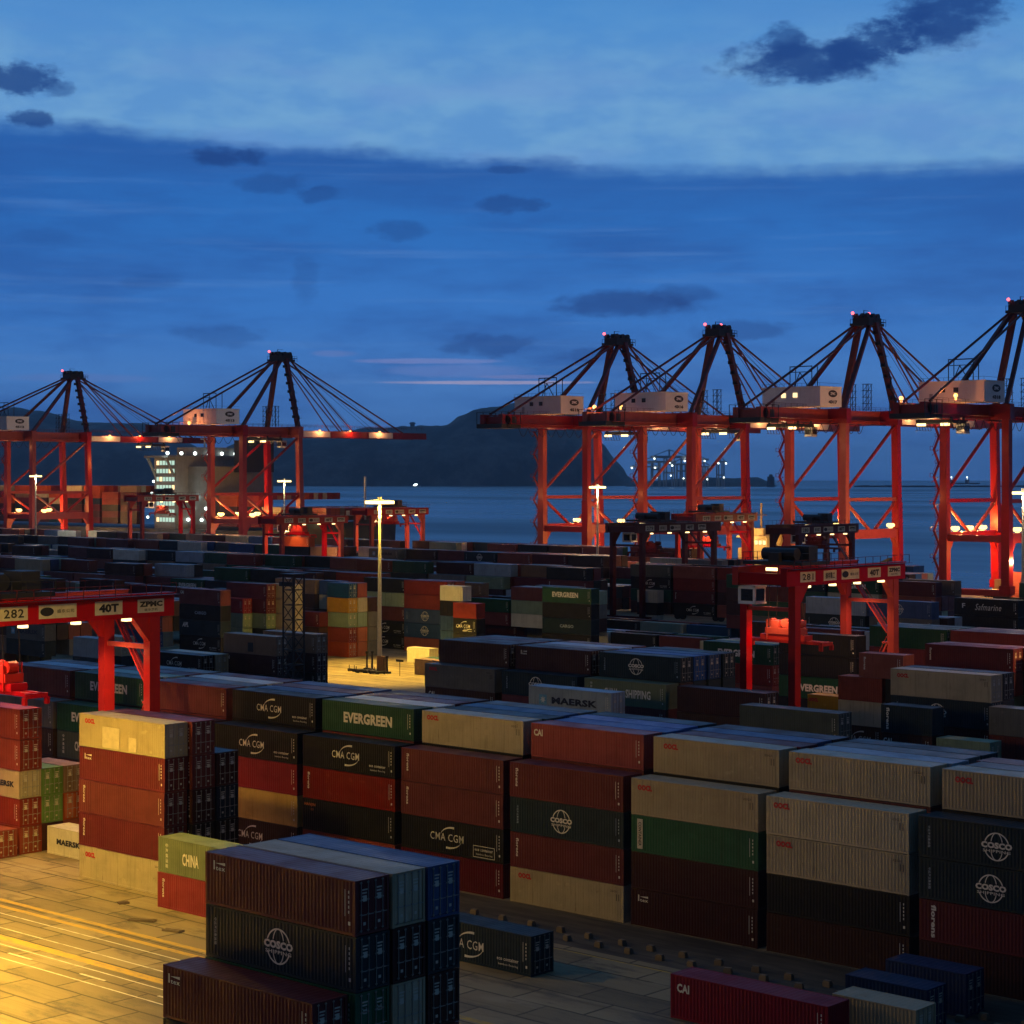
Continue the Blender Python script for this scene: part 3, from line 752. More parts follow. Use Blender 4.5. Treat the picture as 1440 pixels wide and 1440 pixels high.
# ================================================================== QUAY CRANES
RAIL, GAUGE, LEGS = 497.0, 30.5, 19.5
GZ0, GZ1, APEX = 51.6, 56.2, 85.0
def sts(uc, no, label, trolley_v, lamps_front, house_lit=False, hot=None, apex=APEX, boom_lights=True, k=1.0, beacons=2):
    """ship to shore gantry: local x across the crane, y towards the water; rails at y=0 and y=GAUGE"""
    t = empty('quay_crane', (uc, RAIL, 0))
    tag(t, label, 'quay crane', 'red quay cranes along the water')
    h = LEGS/2; G = GAUGE
    for x in (-h, h):
        for y in (0, G):
            b = MB(); top = G-1.6 if y else 0
            b.beam((x, y, 3.2), (x, (y*.55+top*.45) if y else 0, 28), 2.5, 2.3, up=(0,1,0)).beam((x, (y*.55+top*.45) if y else 0, 28), (x, top, GZ1), 2.2, 2.0, up=(0,1,0))
            b.beam((x, y, 3.0), (x, y, 5.4), 3.4, 2.8, up=(0,1,0))
            b.build('leg', M_RED, t)
    for y in (0, G):                                        # sill beams with bogies on the rails
        b = MB(); b.box(-h-1, y-.8, 2.4, h+1, y+.8, 4.2); b.build('sill_beam', M_RED, t)
        for x in (-h, h):
            b = MB(); b.box(x-4, y-.6, 1.2, x+4, y+.6, 2.3)
            for i in range(8): b.cyl((x-3.6+i*1.03, y-.35, .42), (x-3.6+i*1.03, y+.35, .42), .42, k=10)
            b.build('bogie', M_DARK, t)
    for x in (-h, h):
        b = MB(); b.box(x-.8, 1.1, 17.2, x+.8, G-1.0, 20.0)             # portal beam with haunches
        for s, y in ((1, 1.0), (-1, G-1.0)):
            n = len(b.v); b.v += [(x-.8,y,17.25),(x-.8,y+s*2.6,17.25),(x-.8,y,13.6),(x+.8,y,17.25),(x+.8,y+s*2.6,17.25),(x+.8,y,13.6)]
            for f in ((0,1,2),(3,5,4),(1,4,5,2),(0,3,4,1)): b.f.append(tuple(n+i for i in f)); b.mi.append(0)
        b.build('portal_beam', M_RED, t)
        b = MB(); b.beam((x, .9, 29), (x, G-1.2, 29), 1.0, 1.1); b.build('tie_beam', M_RED, t)
        for p, q in (((x, .9, 28.2), (x, G*.44, 20.0)), ((x, G-1.6, 28.2), (x, G*.56, 20.0)), ((x, .8, 31.4), (x, G-2.6, 51.2))):
            b = MB(); b.cyl(p, q, .52, k=8); b.build('brace', M_RED, t)
    for y in (0, G-1.6):                                    # upper cross beams
        b = MB(); b.box(-h-1.6, y-1.2, GZ0+.1, h+1.6, y+1.2, GZ1-.1); b.build('cross_beam', M_RED, t)
        b = MB(); b.beam((-h, y+.3, 18.4), (h, y+.3, 18.4), 1.5, 1.9); b.build('cross_beam', M_RED, t)
    yb = -36; yt = 107
    b = MB()
    for x in (-4.0, 4.0): b.box(x-.9, yb, GZ0+.25, x+.9, G+1.0, GZ1-.35)
    for y in (-35, -20, 14): b.box(-3.1, y, GZ0+.8, 3.1, y+1, GZ1-1)
    for x in (-6.6, 5.2): b.box(x, yb+2, GZ0+1.1, x+1.4, G, GZ0+1.25)
    b.build('main_girder', M_RED, t)
    b = MB()                                                # boom out over the water, pinned at the waterside leg
    for x in (-4.0, 4.0): b.box(x-.75, G+1.2, GZ0+.5, x+.75, yt, GZ0+3.1)
    for i in range(9): b.box(-3.2, G+8+i*8, GZ0+1, 3.2, G+8.8+i*8, GZ0+2.4)
    b.build('boom', M_RED, t)
    for x in (-5.0, 5.0):
        for a, c in ((G+3, G+20), (G+42, G+56)):
            b = MB(); b.box(x-.06, a, GZ0+.6, x+.06, c, GZ0+2.9); b.build('boom_sign_panel', M_SIGN, t)
    b = MB()
    for x in (-5.6, 5.6):
        for i in range(46): b.box(x-.03, yb+2+i*3.05, GZ1-.3, x+.03, yb+2.06+i*3.05, GZ1+.9)
        b.box(x-.03, yb+2, GZ1+.85, x+.03, yt-2, GZ1+.92); b.box(x-.03, yb+2, GZ1+.4, x+.03, yt-2, GZ1+.45)
    b.build('walkway_rail', M_DKRED, t)
    # A-frame
    top = (0, G-2.5, apex-2.2)
    for x in (-h+.3, h-.3):
        b = MB(); b.beam((x, G-1.6, GZ1-.3), (x*.30, G-2.2, apex-2.5), 1.7, 1.5, up=(0,1,0)); b.build('mast_leg', M_DKRED, t)
        b = MB(); b.beam((x, .2, GZ1-.3), (x*.26, G-4.6, apex-3), 1.15, 1.15); b.build('mast_strut', M_DKRED, t)
        b = MB(); b.cyl((x*.42, yb+4, GZ1), (x*.24, G-4.8, apex-2.6), .38, k=7); b.build('backstay', M_DKRED, t)
        for yy, r in ((G+28, .26), (G+34, .26), (G+63, .34)):
            b = MB(); b.cyl((x*.42, yy, GZ0+3.0), (x*.24, G+.2, apex-2.6), r, k=7); b.build('forestay', M_DKRED, t)
    b = MB()
    for x in (-1.4, 1.4):
        for yy in (G+38, G+50, G+58): b.cyl((x, yy, GZ0+3), (x*.6, G+.5, apex-1.5), .07, k=5)
    b.build('hoist_ropes', M_DARK, t)
    b = MB()
    b.box(-3.4, G-6.8, apex-3.4, 3.4, G+2.2, apex-2.6); b.box(-2.9, G-6, apex-2.6, 2.9, G+1.4, apex-.9)
    for x in (-2.2, .2, 1.9):
        for y in (G-5.2, G-2, G+.6): b.cyl((x-.4, y, apex-.4), (x+.5, y, apex-.4), .95, k=10)
    b.box(-3.3, G+1.4, apex-2.2, 3.3, G+3.4, apex-2.0)
    for x in (-3.3, 3.3):
        for y in (G-6.7, G-3.8, G-1, G+1.8, G+3.3): b.box(x-.05, y, apex-3.4, x+.05, y+.1, apex-1.2)
        b.box(x-.05, G-6.7, apex-1.3, x+.05, G+3.4, apex-1.2)
    b.box(-.1, G-4.2, apex-1, .1, G-4.0, apex+1.5); b.box(-.1, G-4.2, apex+1.4, .1, G-1.4, apex+1.5)
    for i in range(beacons): y = G-6.4 if i == 0 else G-.8; b.cyl((-2.6+2.4*i, y, apex-.9), (-2.6+2.4*i, y, apex+.3), .12, k=6)
    b.build('sheave_platform', M_DARK, t)
    for i in range(beacons):
        y = G-6.4 if i == 0 else G-.8
        b = MB(); b.ball((-2.6+2.4*i, y, apex+.6), .5); b.build('warning_light', G_RED, t)
    # zigzag ladder up the mast
    b = MB(); zz = GZ1
    for i in range(7):
        f0, f1 = i/7, (i+1)/7; x = h-.3
        p = Vector((x*(1-.7*f0)+1.2, G-3.4, GZ1+(apex-6-GZ1)*f0)); q = Vector((x*(1-.7*f1)+1.2, G-1.0, GZ1+(apex-6-GZ1)*f1))
        if i % 2: p.y, q.y = G-1.0, G-3.4
        b.beam(p, q, .5, .18); b.box(q.x-.9, G-4.2, q.z-.1, q.x+.5, G-.2, q.z); b.box(q.x-.9, G-4.2, q.z, q.x-.84, G-.2, q.z+1)
    b.build('mast_ladder', M_DARK, t)
    # stair tower outside the landside leg
    b = MB(); n = 12; x0 = -h-1.5
    for i in range(n):
        z0 = 5+i*3.85; z1 = z0+3.85; ya, yc = (-1.2, 1.6) if i % 2 == 0 else (1.6, -1.2)
        b.beam((x0-1.3, ya, z0), (x0-1.3, yc, z1), .7, .22); b.beam((x0-1.7, ya, z0+1), (x0-1.7, yc, z1+1), .08)
        b.box(x0-2.2, yc-.7, z1-.1, x0, yc+.7, z1); b.box(x0-2.2, yc-.7, z1+.95, x0-2.1, yc+.7, z1+1.05); b.box(x0-2.2, yc-.7, z1, x0-2.1, yc-.6, z1+1)
        b.beam((x0, yc, z1-.05), (x0-2.0, yc, z1-1.6), .12)
    b.build('stair_tower', M_RED, t)
    # machinery house above the landside rail
    b = MB(); b.box(-10.2, -13.6, GZ1+.25, 10.2, -2.2, GZ1+5.9); b.box(-10.4, -13.8, GZ1+5.9, 10.4, -2.0, GZ1+6.15)
    for i in range(9):
        b.box(-10.0+i*2.5, -13.65, GZ1+.4, -9.94+i*2.5, -13.6, GZ1+5.8)
    hs = b.build('machinery_house', M_HOUSE, t)
    b = MB()
    for i in range(14): b.box(-10.2+i*1.56, -13.7, GZ1+6.15, -10.14+i*1.56, -13.64, GZ1+7.1)
    b.box(-10.2, -13.7, GZ1+7.05, 10.2, -13.64, GZ1+7.12); b.box(10.14, -13.7, GZ1+7.05, 10.2, -2.2, GZ1+7.12)
    for x in (-3.5, 4.2): b.box(x-.1, -9, GZ1+6.1, x+.1, -8.8, GZ1+12.4); b.box(x-.1, -6, GZ1+6.1, x+.1, -5.8, GZ1+12.4)
    b.box(-3.6, -9, GZ1+12.2, 4.3, -8.8, GZ1+12.5); b.box(-3.6, -9, GZ1+10.6, 4.3, -8.85, GZ1+10.8); b.beam((0, -8.9, GZ1+10.6), (-2.2, -8.9, GZ1+6.1), .2); b.beam((0, -8.9, GZ1+10.6), (3.0, -8.9, GZ1+6.1), .2)
    b.build('roof_crane_frame', M_DARK, hs)
    for i, x in enumerate((-2.6, 1.5)):
        b = MB(); b.box(x-.75, -13.72, GZ1+3.0, x+.75, -13.66, GZ1+4.3); b.build('window', G_WIN if house_lit else M_GLASS, hs)
    b = MB(); b.box(-6.8, -13.7, GZ1+.5, -5.7, -13.66, GZ1+2.7); b.build('door', M_HOUSEG, hs)
    # black oval and the crane number on the end wall facing along the quay
    f = MB(); K = 28; y0, z0 = -7.0, GZ1+4.05
    pts = [(10.26, y0+2.35*math.cos(2*math.pi*i/K), z0+1.05*math.sin(2*math.pi*i/K)) for i in range(K)]
    f.quad(*pts)
    em = f.build('emblem', M_BLK, hs)
    def side_word(s, yc, zc, w, hh, mat, x=10.29, parent=hs, name='lettering', bold=.03):
        vs, fs = text_geo(s, w, hh, bold); q = MB()
        q.v = [(x, yc+a, zc+c) for a, c in vs]; q.f = list(fs); q.mi = [0]*len(fs)
        return q.build(name, mat, parent)
    side_word('ZPMC', y0, z0, 2.6, .85, M_HOUSE, name='emblem_letters', bold=.05); side_word(no, y0, GZ1+1.6, 4.6, 1.0, M_BLK, name='crane_number', bold=.06)
    # gear at the landward end
    b = MB(); b.box(-5.4, yb-1, GZ0-.2, 5.4, yb+8, GZ0+1.2)
    for x in (-4.5, -1.6, 1.4, 4.0): b.cyl((x-.7, yb+2.5, GZ0+2.6), (x+.9, yb+2.5, GZ0+2.6), 1.35, k=12); b.box(x-.9, yb+4.5, GZ0+1.2, x+1.0, yb+6.6, GZ0+3.6)
    for x in (-5.4, 5.4):
        for y in (yb-1, yb+2, yb+5, yb+8): b.box(x-.08, y-.08, GZ0, x+.08, y+.08, GZ0+5)
        b.box(x-.08, yb-1, GZ0+4.9, x+.08, yb+8, GZ0+5.05)
    b.build('rope_gear', M_DARK, t)
    # cable festoon and trolley under the girder
    ty = trolley_v-RAIL
    b = MB()
    for i in range(10):
        y = -30+i*4.6
        for j in range(6):
            a0, a1 = j/6, (j+1)/6
            b.cyl((6.4, y+4.4*a0, GZ0-.2-2.6*math.sin(math.pi*a0)), (6.4, y+4.4*a1, GZ0-.2-2.6*math.sin(math.pi*a1)), .09, k=4)
    b.box(6.2, -34, GZ0-.1, 6.6, G-2, GZ0+.1)
    b.build('festoon_cable', M_DARK, t)
    b = MB(); b.box(-5.6, ty-4, GZ0-1.2, 5.6, ty+4, GZ0-.2)
    for x in (-5, 5):
        for y in (ty-3.4, ty+3.4): b.beam((x, y, GZ0-.3), (x, y, GZ0+.6), .5)
    for x in (-5.6, 5.6):
        for i in range(6): b.beam((x, ty-4+i*1.5, GZ0-1.2), (x, ty-3.2+i*1.5, GZ0-3.0), .12)
        b.box(x-.1, ty-4, GZ0-3.1, x+.1, ty+4, GZ0-3.0)
    tr = b.build('trolley', M_DARK, t)
    b = MB(); b.box(2.2, ty+4.2, GZ0-3.9, 4.8, ty+7.0, GZ0-1.0); b.build('operator_cab', M_HOUSEG, tr)
    b = MB(); b.box(2.4, ty+4.14, GZ0-3.2, 4.6, ty+4.2, GZ0-1.8); b.box(4.8, ty+4.5, GZ0-3.2, 4.86, ty+6.8, GZ0-1.8); b.build('cab_window', M_GLASS, tr)
    for x in (-3.5, 3.8):
        b = MB(); b.box(x-1.1, ty-5.2, GZ0-1.9, x+1.1, ty-4.1, GZ0-1.2); b.build('trolley_lamp', G_WARM, tr)
    lamp((0, ty-4.2, GZ0-3.4), 2600, WARM, t, .8)
    # floodlights on the portal beam
    for x in (-h, h):
        for y in lamps_front if x < 0 else lamps_front[:1]:
            b = MB(); b.box(x-.35, y-.6, 20.1, x+.35, y+.6, 20.3); [b.ball((x+dx, y+dy, 21.0), .62) for dx in (-.45, .45) for dy in (-.6, .6)]; b.build('floodlight', G_SOD, t)
    for y in lamps_front: lamp((-h-2.2, y, 21.8), 11000, SOD, t, .5)
    lamp((h-3.0, 8, 15.5), 6500, SOD, t, .6); lamp((-h+3, 22, 13.5), 6500, SOD, t, .6)
    lamp((-h-6, -8, 30), 1300, (1,.30,.08), t, 1.0); lamp((h+7, -9, 24), 1400, (1,.30,.08), t, 1.0)  # fill lights added off the legs, without fixtures, to redden them
    lamp((0, -7, 49.5), 1200, (1,.36,.12), t, .8)
    if hot:
        for x, y, z in hot:
            b = MB(); b.ball((x, y, z), .62); b.box(x-.2, y-.2, z-1.3, x+.2, y+.2, z-.4); b.build('floodlight', G_ORANGE, t); lamp((x, y-.9, z-.2), 2600, (1,.28,.07), t, .4)
    if boom_lights:
        for i in range(3):
            y = G+14+i*17
            b = MB(); b.box(4.9, y-.35, GZ0+3.1, 5.5, y+.35, GZ0+3.55); b.build('boom_lamp', G_ORANGE, t); lamp((6.6, y, GZ0+3.4), 1500, (1,.4,.15), t, .3)
    # lattice masts on the girder deck
    b = MB()
    for x in (-2.2, 3.4):
        y = G-10
        for dx in (0, 1.8):
            for dy in (0, 1.8): b.box(x+dx-.08, y+dy-.08, GZ1-.2, x+dx+.08, y+dy+.08, GZ1+8)
        for z in (2, 4, 6, 8): b.box(x-.3, y-.3, GZ1+z, x+2.1, y+2.1, GZ1+z+.12); b.beam((x, y, GZ1+z-2), (x+1.8, y, GZ1+z), .1); b.beam((x+1.8, y, GZ1+z-2), (x+1.8, y+1.8, GZ1+z), .1)
    b.build('deck_tower', M_DARK, t)
    return t
def u_of(px): k = (px-720)/2752.5; Z = RAIL/(.6710*k+.7415); return .7415*k*Z-.6710*Z
UC = [-744.0, -601.5, -426.2, -383.2, -326.5, -273.5]
sts(UC[0], '4512', 'leftmost red quay crane, white hut cut by the frame edge, floodlit portal beam', 569, (6, 22), apex=83.5, beacons=1)
sts(UC[1], '4513', 'red quay crane second from left, boom stretched alone over the water before the hill', 517, (5, 14, 24), hot=[(-3.5, -16, 57)], apex=86, beacons=1)
sts(UC[2], '4515', 'red quay crane third from left, hill crest directly behind its white hut', 529, (18,), apex=84.5, beacons=1)
sts(UC[3], '4316', 'red quay crane fourth from left, orange floods glowing before its white hut', 527, (20,), hot=[(-5, -30, 57.5), (3, -27, 57.8)], apex=85.5)
sts(UC[4], '4317', 'red quay crane second from right with two lit hut windows', 483, (26,), house_lit=True, apex=86)
sts(UC[5], '4318', 'rightmost red quay crane, three lamps on portal beam, cut by the frame edge', 478, (6, 14, 22), hot=[(-6, -30, 57.2), (5, -20, 58.0)], apex=87)

# ================================================================== YARD GANTRY CRANES
def rtg(u, v, label, H=24.1, w=7.4, S=23.47, red=M_RTG, trolley=None, glowing=1.0, spread_z=14.0, carry=None, num='282', cab=True, lamps=4, detail=True, nlights=3, swap=False):
    t = empty('yard_gantry_crane', (u, v, 0))
    tag(t, label, 'gantry crane', 'red gantry cranes standing in the yard')
    for x in (0, w):
        for y in (0, S):
            b = MB(); b.box(x-.5, y-.62, 2.6, x+.5, y+.62, H-2.2)
            n = len(b.v)
            s = 1 if y == 0 else -1
            for xx in (x-.42, x+.42):
                b.v += [(xx, y+s*.62, H-2.2), (xx, y+s*2.6, H-2.2), (xx, y+s*.62, H-4.6)]
            for f in ((0,1,2),(3,5,4),(1,4,5,2)): b.f.append(tuple(n+i for i in f)); b.mi.append(0)
            b.build('leg', red, t)
        b = MB(); b.box(x-.45, -2.4, H-2.2, x+.45, S+2.4, H); b.box(x-.62, -2.4, H, x+.62, S+2.4, H+.12); b.build('girder', red, t)
    for y in (0, S):
        b = MB(); b.box(-2.4, y-.5, 1.5, w+2.4, y+.5, 2.6); b.build('sill_beam', red, t)
        for x in (-1.4, w+1.4):
            b = MB()
            for dx in (-.85, .85): b.cyl((x+dx, y-.35, .8), (x+dx, y+.35, .8), .8, k=14)
            b.box(x-1, y-.2, .7, x+1, y+.2, 1.55); b.build('wheel_set', M_RUB, t)
        b = MB(); b.beam((.5, y, H-5.2), (w-.5, y, H-5.2), .5); b.build('tie_beam', red, t)
        b = MB(); b.box(.5, y-2.2 if y == 0 else y+1.6, H-2.0, w-.5, y-1.6 if y == 0 else y+2.2, H-.6); b.build('end_beam', red, t)
    # stair between the far legs
    b = MB(); y = S+.75
    for (p, q) in (((.7, y, H-2.4), (w-1.2, y, H-9.5)), ((w-1.2, y, H-11), (.9, y, 3.0))):
        b.beam(p, q, .75, .2); b.beam((p[0], y+.4, p[2]+1), (q[0], y+.4, q[2]+1), .07); b.beam((p[0], y-.4, p[2]+1), (q[0], y-.4, q[2]+1), .07)
    b.box(w-1.9, y-.5, H-10.9, w-.4, y+.5, H-10.7); b.build('stair', red, t)
    # walkway and railings along the top
    b = MB()
    for x in (-1.3, w+1.3):
        for i in range(16): b.box(x-.03, -2+i*1.83, H, x+.03, -1.94+i*1.83, H+1.1)
        b.box(x-.03, -2, H+1.05, x+.03, S+2, H+1.11); b.box(x-.5, -2.2, H-.06, x+.4, S+2.2, H-.02)
    b.build('walkway_rail', M_DKRED, t)
    ty = trolley if trolley is not None else S*.4
    b = MB(); b.box(-.8, ty-3.2, H+.35, w+.8, ty+3.2, H+.8)
    b.cyl((1.2, ty-1.2, H+1.7), (w-1.2, ty-1.2, H+1.7), .8, k=12); b.box(.8, ty+.6, H+.8, 2.9, ty+2.6, H+2.3); b.box(4, ty+.4, H+.8, w-.5, ty+2.4, H+2.7); b.box(3, ty-3, H+.8, 4.6, ty-2.2, H+1.9)
    for x in (-.8, w+.8):
        for i in range(5): b.box(x-.04, ty-3.2+i*1.6, H+.8, x+.04, ty-3.14+i*1.6, H+1.9)
        b.box(x-.04, ty-3.2, H+1.85, x+.04, ty+3.2, H+1.92)
    tr = b.build('trolley', M_DARK, t)
    if cab:
        b = MB(); b.box(.2, ty-5.4, H-4.6, 2.6, ty-3.0, H-2.3)
        for z in (H-4.6, H-2.5): b.box(.1, ty-5.5, z, 2.7, ty-2.9, z+.22)
        for x in (.1, 2.45): b.box(x, ty-5.5, H-4.5, x+.25, ty-5.25, H-2.3)
        cb = b.build('operator_cab', M_HOUSE, tr)
        b = MB(); b.box(.5, ty-5.43, H-4.2, 2.3, ty-5.40, H-2.7); b.box(2.60, ty-5.1, H-4.2, 2.63, ty-3.3, H-2.7); b.build('cab_window', M_GLASS, cb)
    # ropes, head block and telescopic spreader
    sp = MB(); z = spread_z; cx = w/2
    for x in (cx-2.2, cx+2.2):
        for y in (ty-.9, ty+.9): sp.cyl((x, y, z+2.2), (x*.8+cx*.2, y, H+.3), .05, k=4)
    ro = sp.build('hoist_ropes', M_DARK, tr)
    sp = MB(); sp.box(cx-2.6, ty-1.0, z+1.3, cx+2.6, ty+1.0, z+2.1); sp.box(cx-1.8, ty-.9, z+2.1, cx-.6, ty+.8, z+3.0); sp.box(cx+.5, ty-.8, z+2.1, cx+2.0, ty+.9, z+2.8)
    for x in (cx-2.1, cx, cx+2.1): sp.cyl((x, ty-.5, z+2.7), (x, ty+.5, z+2.7), .55, k=10)
    for x in (cx-2.3, cx+2.3): sp.beam((x, ty-1, z+.5), (x, ty-1, z+3.1), .12); sp.beam((x, ty+1, z+.5), (x, ty+1, z+3.1), .12)
    sp.build('head_block', red, tr)
    sp = MB(); sp.box(cx-3.4, ty-.9, z+.55, cx+3.4, ty+.9, z+1.25)
    for y in (ty-.55, ty+.55): sp.box(cx-6, y-.18, z+.2, cx+6, y+.18, z+.6)
    for x in (cx-6.05, cx+6.05):
        sp.box(x-.18, ty-1.22, z+.1, x+.18, ty+1.22, z+.55)
        for y in (ty-1.2, ty+1.2): sp.box(x-.25, y-.15, z-.5, x+.25, y+.15, z+.2)
    sp.build('spreader', red, tr)
    # sign boards on the girder facing along the yard
    f = [(2.3, '振华重工' if swap else num, 3.4), (7.4, num if swap else '振华重工', 3.0), (12.2, 'oval', 4.2), (18.0, '40T', 3.2), (23.0, 'ZPMC', 3.2)]
    for yy, s, wd in f:
        q = MB(); x = w+.47; q.quad((x, yy-wd/2, H-1.75), (x, yy+wd/2, H-1.75), (x, yy+wd/2, H-.45), (x, yy-wd/2, H-.45))
        sb = q.build('sign_board', M_SIGN, t)
        if not detail: continue
        q = MB()
        def wd_(s_, yc, zc, ww, hh, bold=.04):
            vs, fs = text_geo(s_, ww, hh, bold); n = len(q.v)
            q.v += [(w+.50, yc+a, zc+c) for a, c in vs]; q.f += [tuple(n+i for i in g) for g in fs]; q.mi += [0]*len(fs)
        zc = H-1.1
        if s == 'oval':
            pts = [(w+.49, yy-1.2+.75*math.cos(2*math.pi*i/20), zc+.42*math.sin(2*math.pi*i/20)) for i in range(20)]
            q.quad(*pts); wd_('盛东公司', yy+.85, zc, 1.9, .34, .01)
        elif s == 'ZPMC': wd_('ZPMC', yy, zc+.18, 2.8, .55, .06); wd_('振华港机', yy, zc-.38, 1.6, .26, .01)
        else: wd_(s, yy, zc, wd*.72, .82, .05 if s == '40T' else .02)
        q.build('sign_lettering', M_BLK, sb)
    ys = [S*(.12+.25*i) for i in range(lamps)]
    for y in ys:
        b = MB(); b.box(w-.35, y-.35, H-2.5, w+.35, y+.35, H-2.22); b.build('girder_lamp', G_WARM, t)
    for i in range(nlights):
        y = S*(.2+.6*i/max(1, nlights-1)); lamp((w*.5, y, H-2.6), 2000*glowing, (1, .55, .22), t, .4, spot=125)
    # unseen fill lights added between both leg pairs to brighten the legs
    for y in (S-2.3, 2.3):
        for z in (H*.30, H*.52, H*.74): lamp((w*.5, y, z), 170*glowing, (1, .40, .16), t, .3)
    b = MB(); b.box(cx-.8, ty-3.4, H-.4, cx+.8, ty-3.1, H); b.build('trolley_lamp', G_WARM, tr)
    lamp((cx, ty-2.6, spread_z+6), 2600*glowing, (1, .45, .16), t, .4, spot=95)
    return t
rtg(-162.6, 95.3, 'large red gantry crane at the left edge, numbered sign boards along its beam', glowing=1.6, trolley=8.5, spread_z=15.2, swap=True)
rtg(-146.0, 206.0, 'red gantry crane at right between brightly lit stacks, sign boards on its beam', glowing=.9, trolley=3.6, spread_z=14.2, num='281')
rtg(-297.4, 364.7, 'unlit dark red gantry crane left of the black stacks', w=9.0, S=28.5, red=M_DKRED, trolley=9, spread_z=17, glowing=.12, H=24.6, num='279', nlights=2, detail=True)  # shade put into the paint: dark red replaces the gantry red
rtg(-270.0, 392.0, 'unlit gantry crane with one warm lamp in front of the two rightmost quay cranes', red=M_DKRED, trolley=13, spread_z=18, glowing=.10, num='280', nlights=2)  # unlit look painted in with the same dark red
rtg(-320.0, 420.0, 'red gantry crane with glowing far legs right of the middle, behind dark one', H=25.8, trolley=9, spread_z=16.5, glowing=1.5, num='278')
rtg(-440.0, 378.0, 'gantry crane lifting an orange lit box left of the middle', trolley=10, spread_z=18.3, glowing=1.6, num='277')
rtg(-467.0, 440.0, 'gantry crane beside the plaza mast lamps with bright red legs', H=25.5, trolley=12, spread_z=20, glowing=1.5, num='276')
rtg(-588.0, 440.0, 'small distant gantry crane before the white ship tower', H=29.0, trolley=12, spread_z=22, glowing=1.0, num='275')
box(-443.0, 378.0+10-1.2, 15.2, 'orange', None, 40, 'H', False, 'orange container hanging in the air under the gantry crane left of the middle')


# ================================================================== LIGHT MASTS
def mast(u, v, h, watts, label, n=8, r=1.6, col=SOD, cone=120, gm=None, fill=None):
    t = empty('light_mast', (u, v, 0)); tag(t, label, 'light mast', 'tall floodlight masts in the yard')
    b = MB(); b.cyl((0,0,0), (0,0,h), .46, .22, 12); b.box(-.7, -.7, 0, .7, .7, .5); b.build('pole', M_POLE, t)
    b = MB()
    for i in range(n):
        a = 2*math.pi*i/n; b.beam((0,0,h-.2), (r*math.cos(a), r*math.sin(a), h-.1), .1)
        a2 = 2*math.pi*(i+1)/n; b.beam((r*math.cos(a), r*math.sin(a), h-.1), (r*math.cos(a2), r*math.sin(a2), h-.1), .1)
    b.cyl((0,0,h-.6), (0,0,h+.5), .4, k=10); b.build('head_ring', M_STEEL, t)
    for i in range(n):
        a = 2*math.pi*i/n; x, y = r*math.cos(a), r*math.sin(a)
        b = MB(); b.box(x-.55, y-.55, h-.75, x+.55, y+.55, h-.2); b.build('floodlight', gm or G_MAST, t)
    lamp((0, 0, h-.95), watts, col, t, 1.2, spot=cone, blend=.45)
    if fill: lamp((0, 0, h-1.1), fill, col, t, 1.2)
    return t
YEL = (1.0, .60, .065)
mast(-137.0, 84.0, 33.0, 70000, 'mast standing outside the left edge over the bright pavement', col=YEL, fill=28000, cone=112)
mast(-129.0, 50.0, 33.0, 480000, 'second mast outside the left edge, nearer the viewer', col=YEL, fill=22000, cone=112)
mast(-97.0, 222.0, 33.0, 30000, 'mast standing outside the right edge beside the orange lit roofs', fill=26000)
mast(-258.5, 249.5, 31.5, 170000, 'mast rising from the lit plaza left of the middle', col=YEL, r=1.9, cone=92, fill=22000, gm=G_MAST)
mast(-353.0, 426.0, 33.3, 22000, 'mast in front of the third quay crane legs', col=(1, .74, .42), fill=12000)
mast(-516.0, 452.0, 34.8, 22000, 'mast before the second quay crane with its glowing head', col=(1, .74, .42), fill=12000)
mast(-648.0, 440.0, 36.6, 22000, 'mast in front of the leftmost quay crane', col=(1, .74, .42), fill=12000)
mast(-201.6, 387.0, 32.7, 22000, 'mast cut by the right edge', col=(1, .74, .42), fill=12000)
# ---- low equipment round the plaza mast
def wheel_block(x, y, z, yaw):
    b = MB(); b.box(-.9, -.35, .15, .9, .35, .55)
    for sx in (-.6, .6): b.cyl((sx, -.4, .22), (sx, .4, .22), .22, k=8)
    b.beam((-.8, 0, .5), (-.8, 0, 1.2), .1)
    return b
for i in range(7):
    x = -262.5+i*1.25; b = wheel_block(0, 0, 0, 0); o = b.build('hand_cart', M_DARK); o.location = (x, 246.4+.5*math.sin(i*2.1), .0); o.rotation_euler.z = i*.7
    tag(o, 'low dark hand cart parked in the row at the plaza mast foot', 'cart', 'carts round the plaza mast')
for i, (x, y, hh) in enumerate(((-263.0, 250.6, 3.4), (-261.0, 250.0, 3.6), (-255.2, 248.2, 3.2))):
    b = MB(); b.cyl((0,0,0), (0,0,hh), .16, k=8); b.box(-.5, -.5, 0, .5, .5, .35); b.cyl((0,0,hh-.4), (0,0,hh), .28, k=8)
    tag(b.build('guard_post', M_DARK, None, (x, y, 0)), ['leftmost of the three dark guard posts round the plaza mast', 'dark guard post just left of the plaza mast', 'dark guard post right of the plaza mast'][i], 'post', 'guard posts round the plaza mast')
b = MB(); b.box(-.9, -.4, .2, .9, .4, 3.0); b.box(-1, -.5, 0, 1, .5, .2); b.box(-.85, -.44, 1.5, -.05, -.40, 2.8); b.box(.05, -.44, 1.5, .85, -.40, 2.8)
tag(b.build('switch_cabinet', plain('cabinet_rust', (.11, .05, .025)), None, (-257.0, 248.6, 0)), 'rust brown switch cabinet standing right of the plaza mast', 'cabinet')
b = MB(); b.cyl((0,0,0), (0,0,2.6), .07, k=8); b.box(-.9, -.05, 2.5, .9, .05, 2.9)
tag(b.build('sign_post', M_DARK, None, (-250.5, 246.8, 0)), 'thin sign post with small board right on the lit plaza', 'sign')
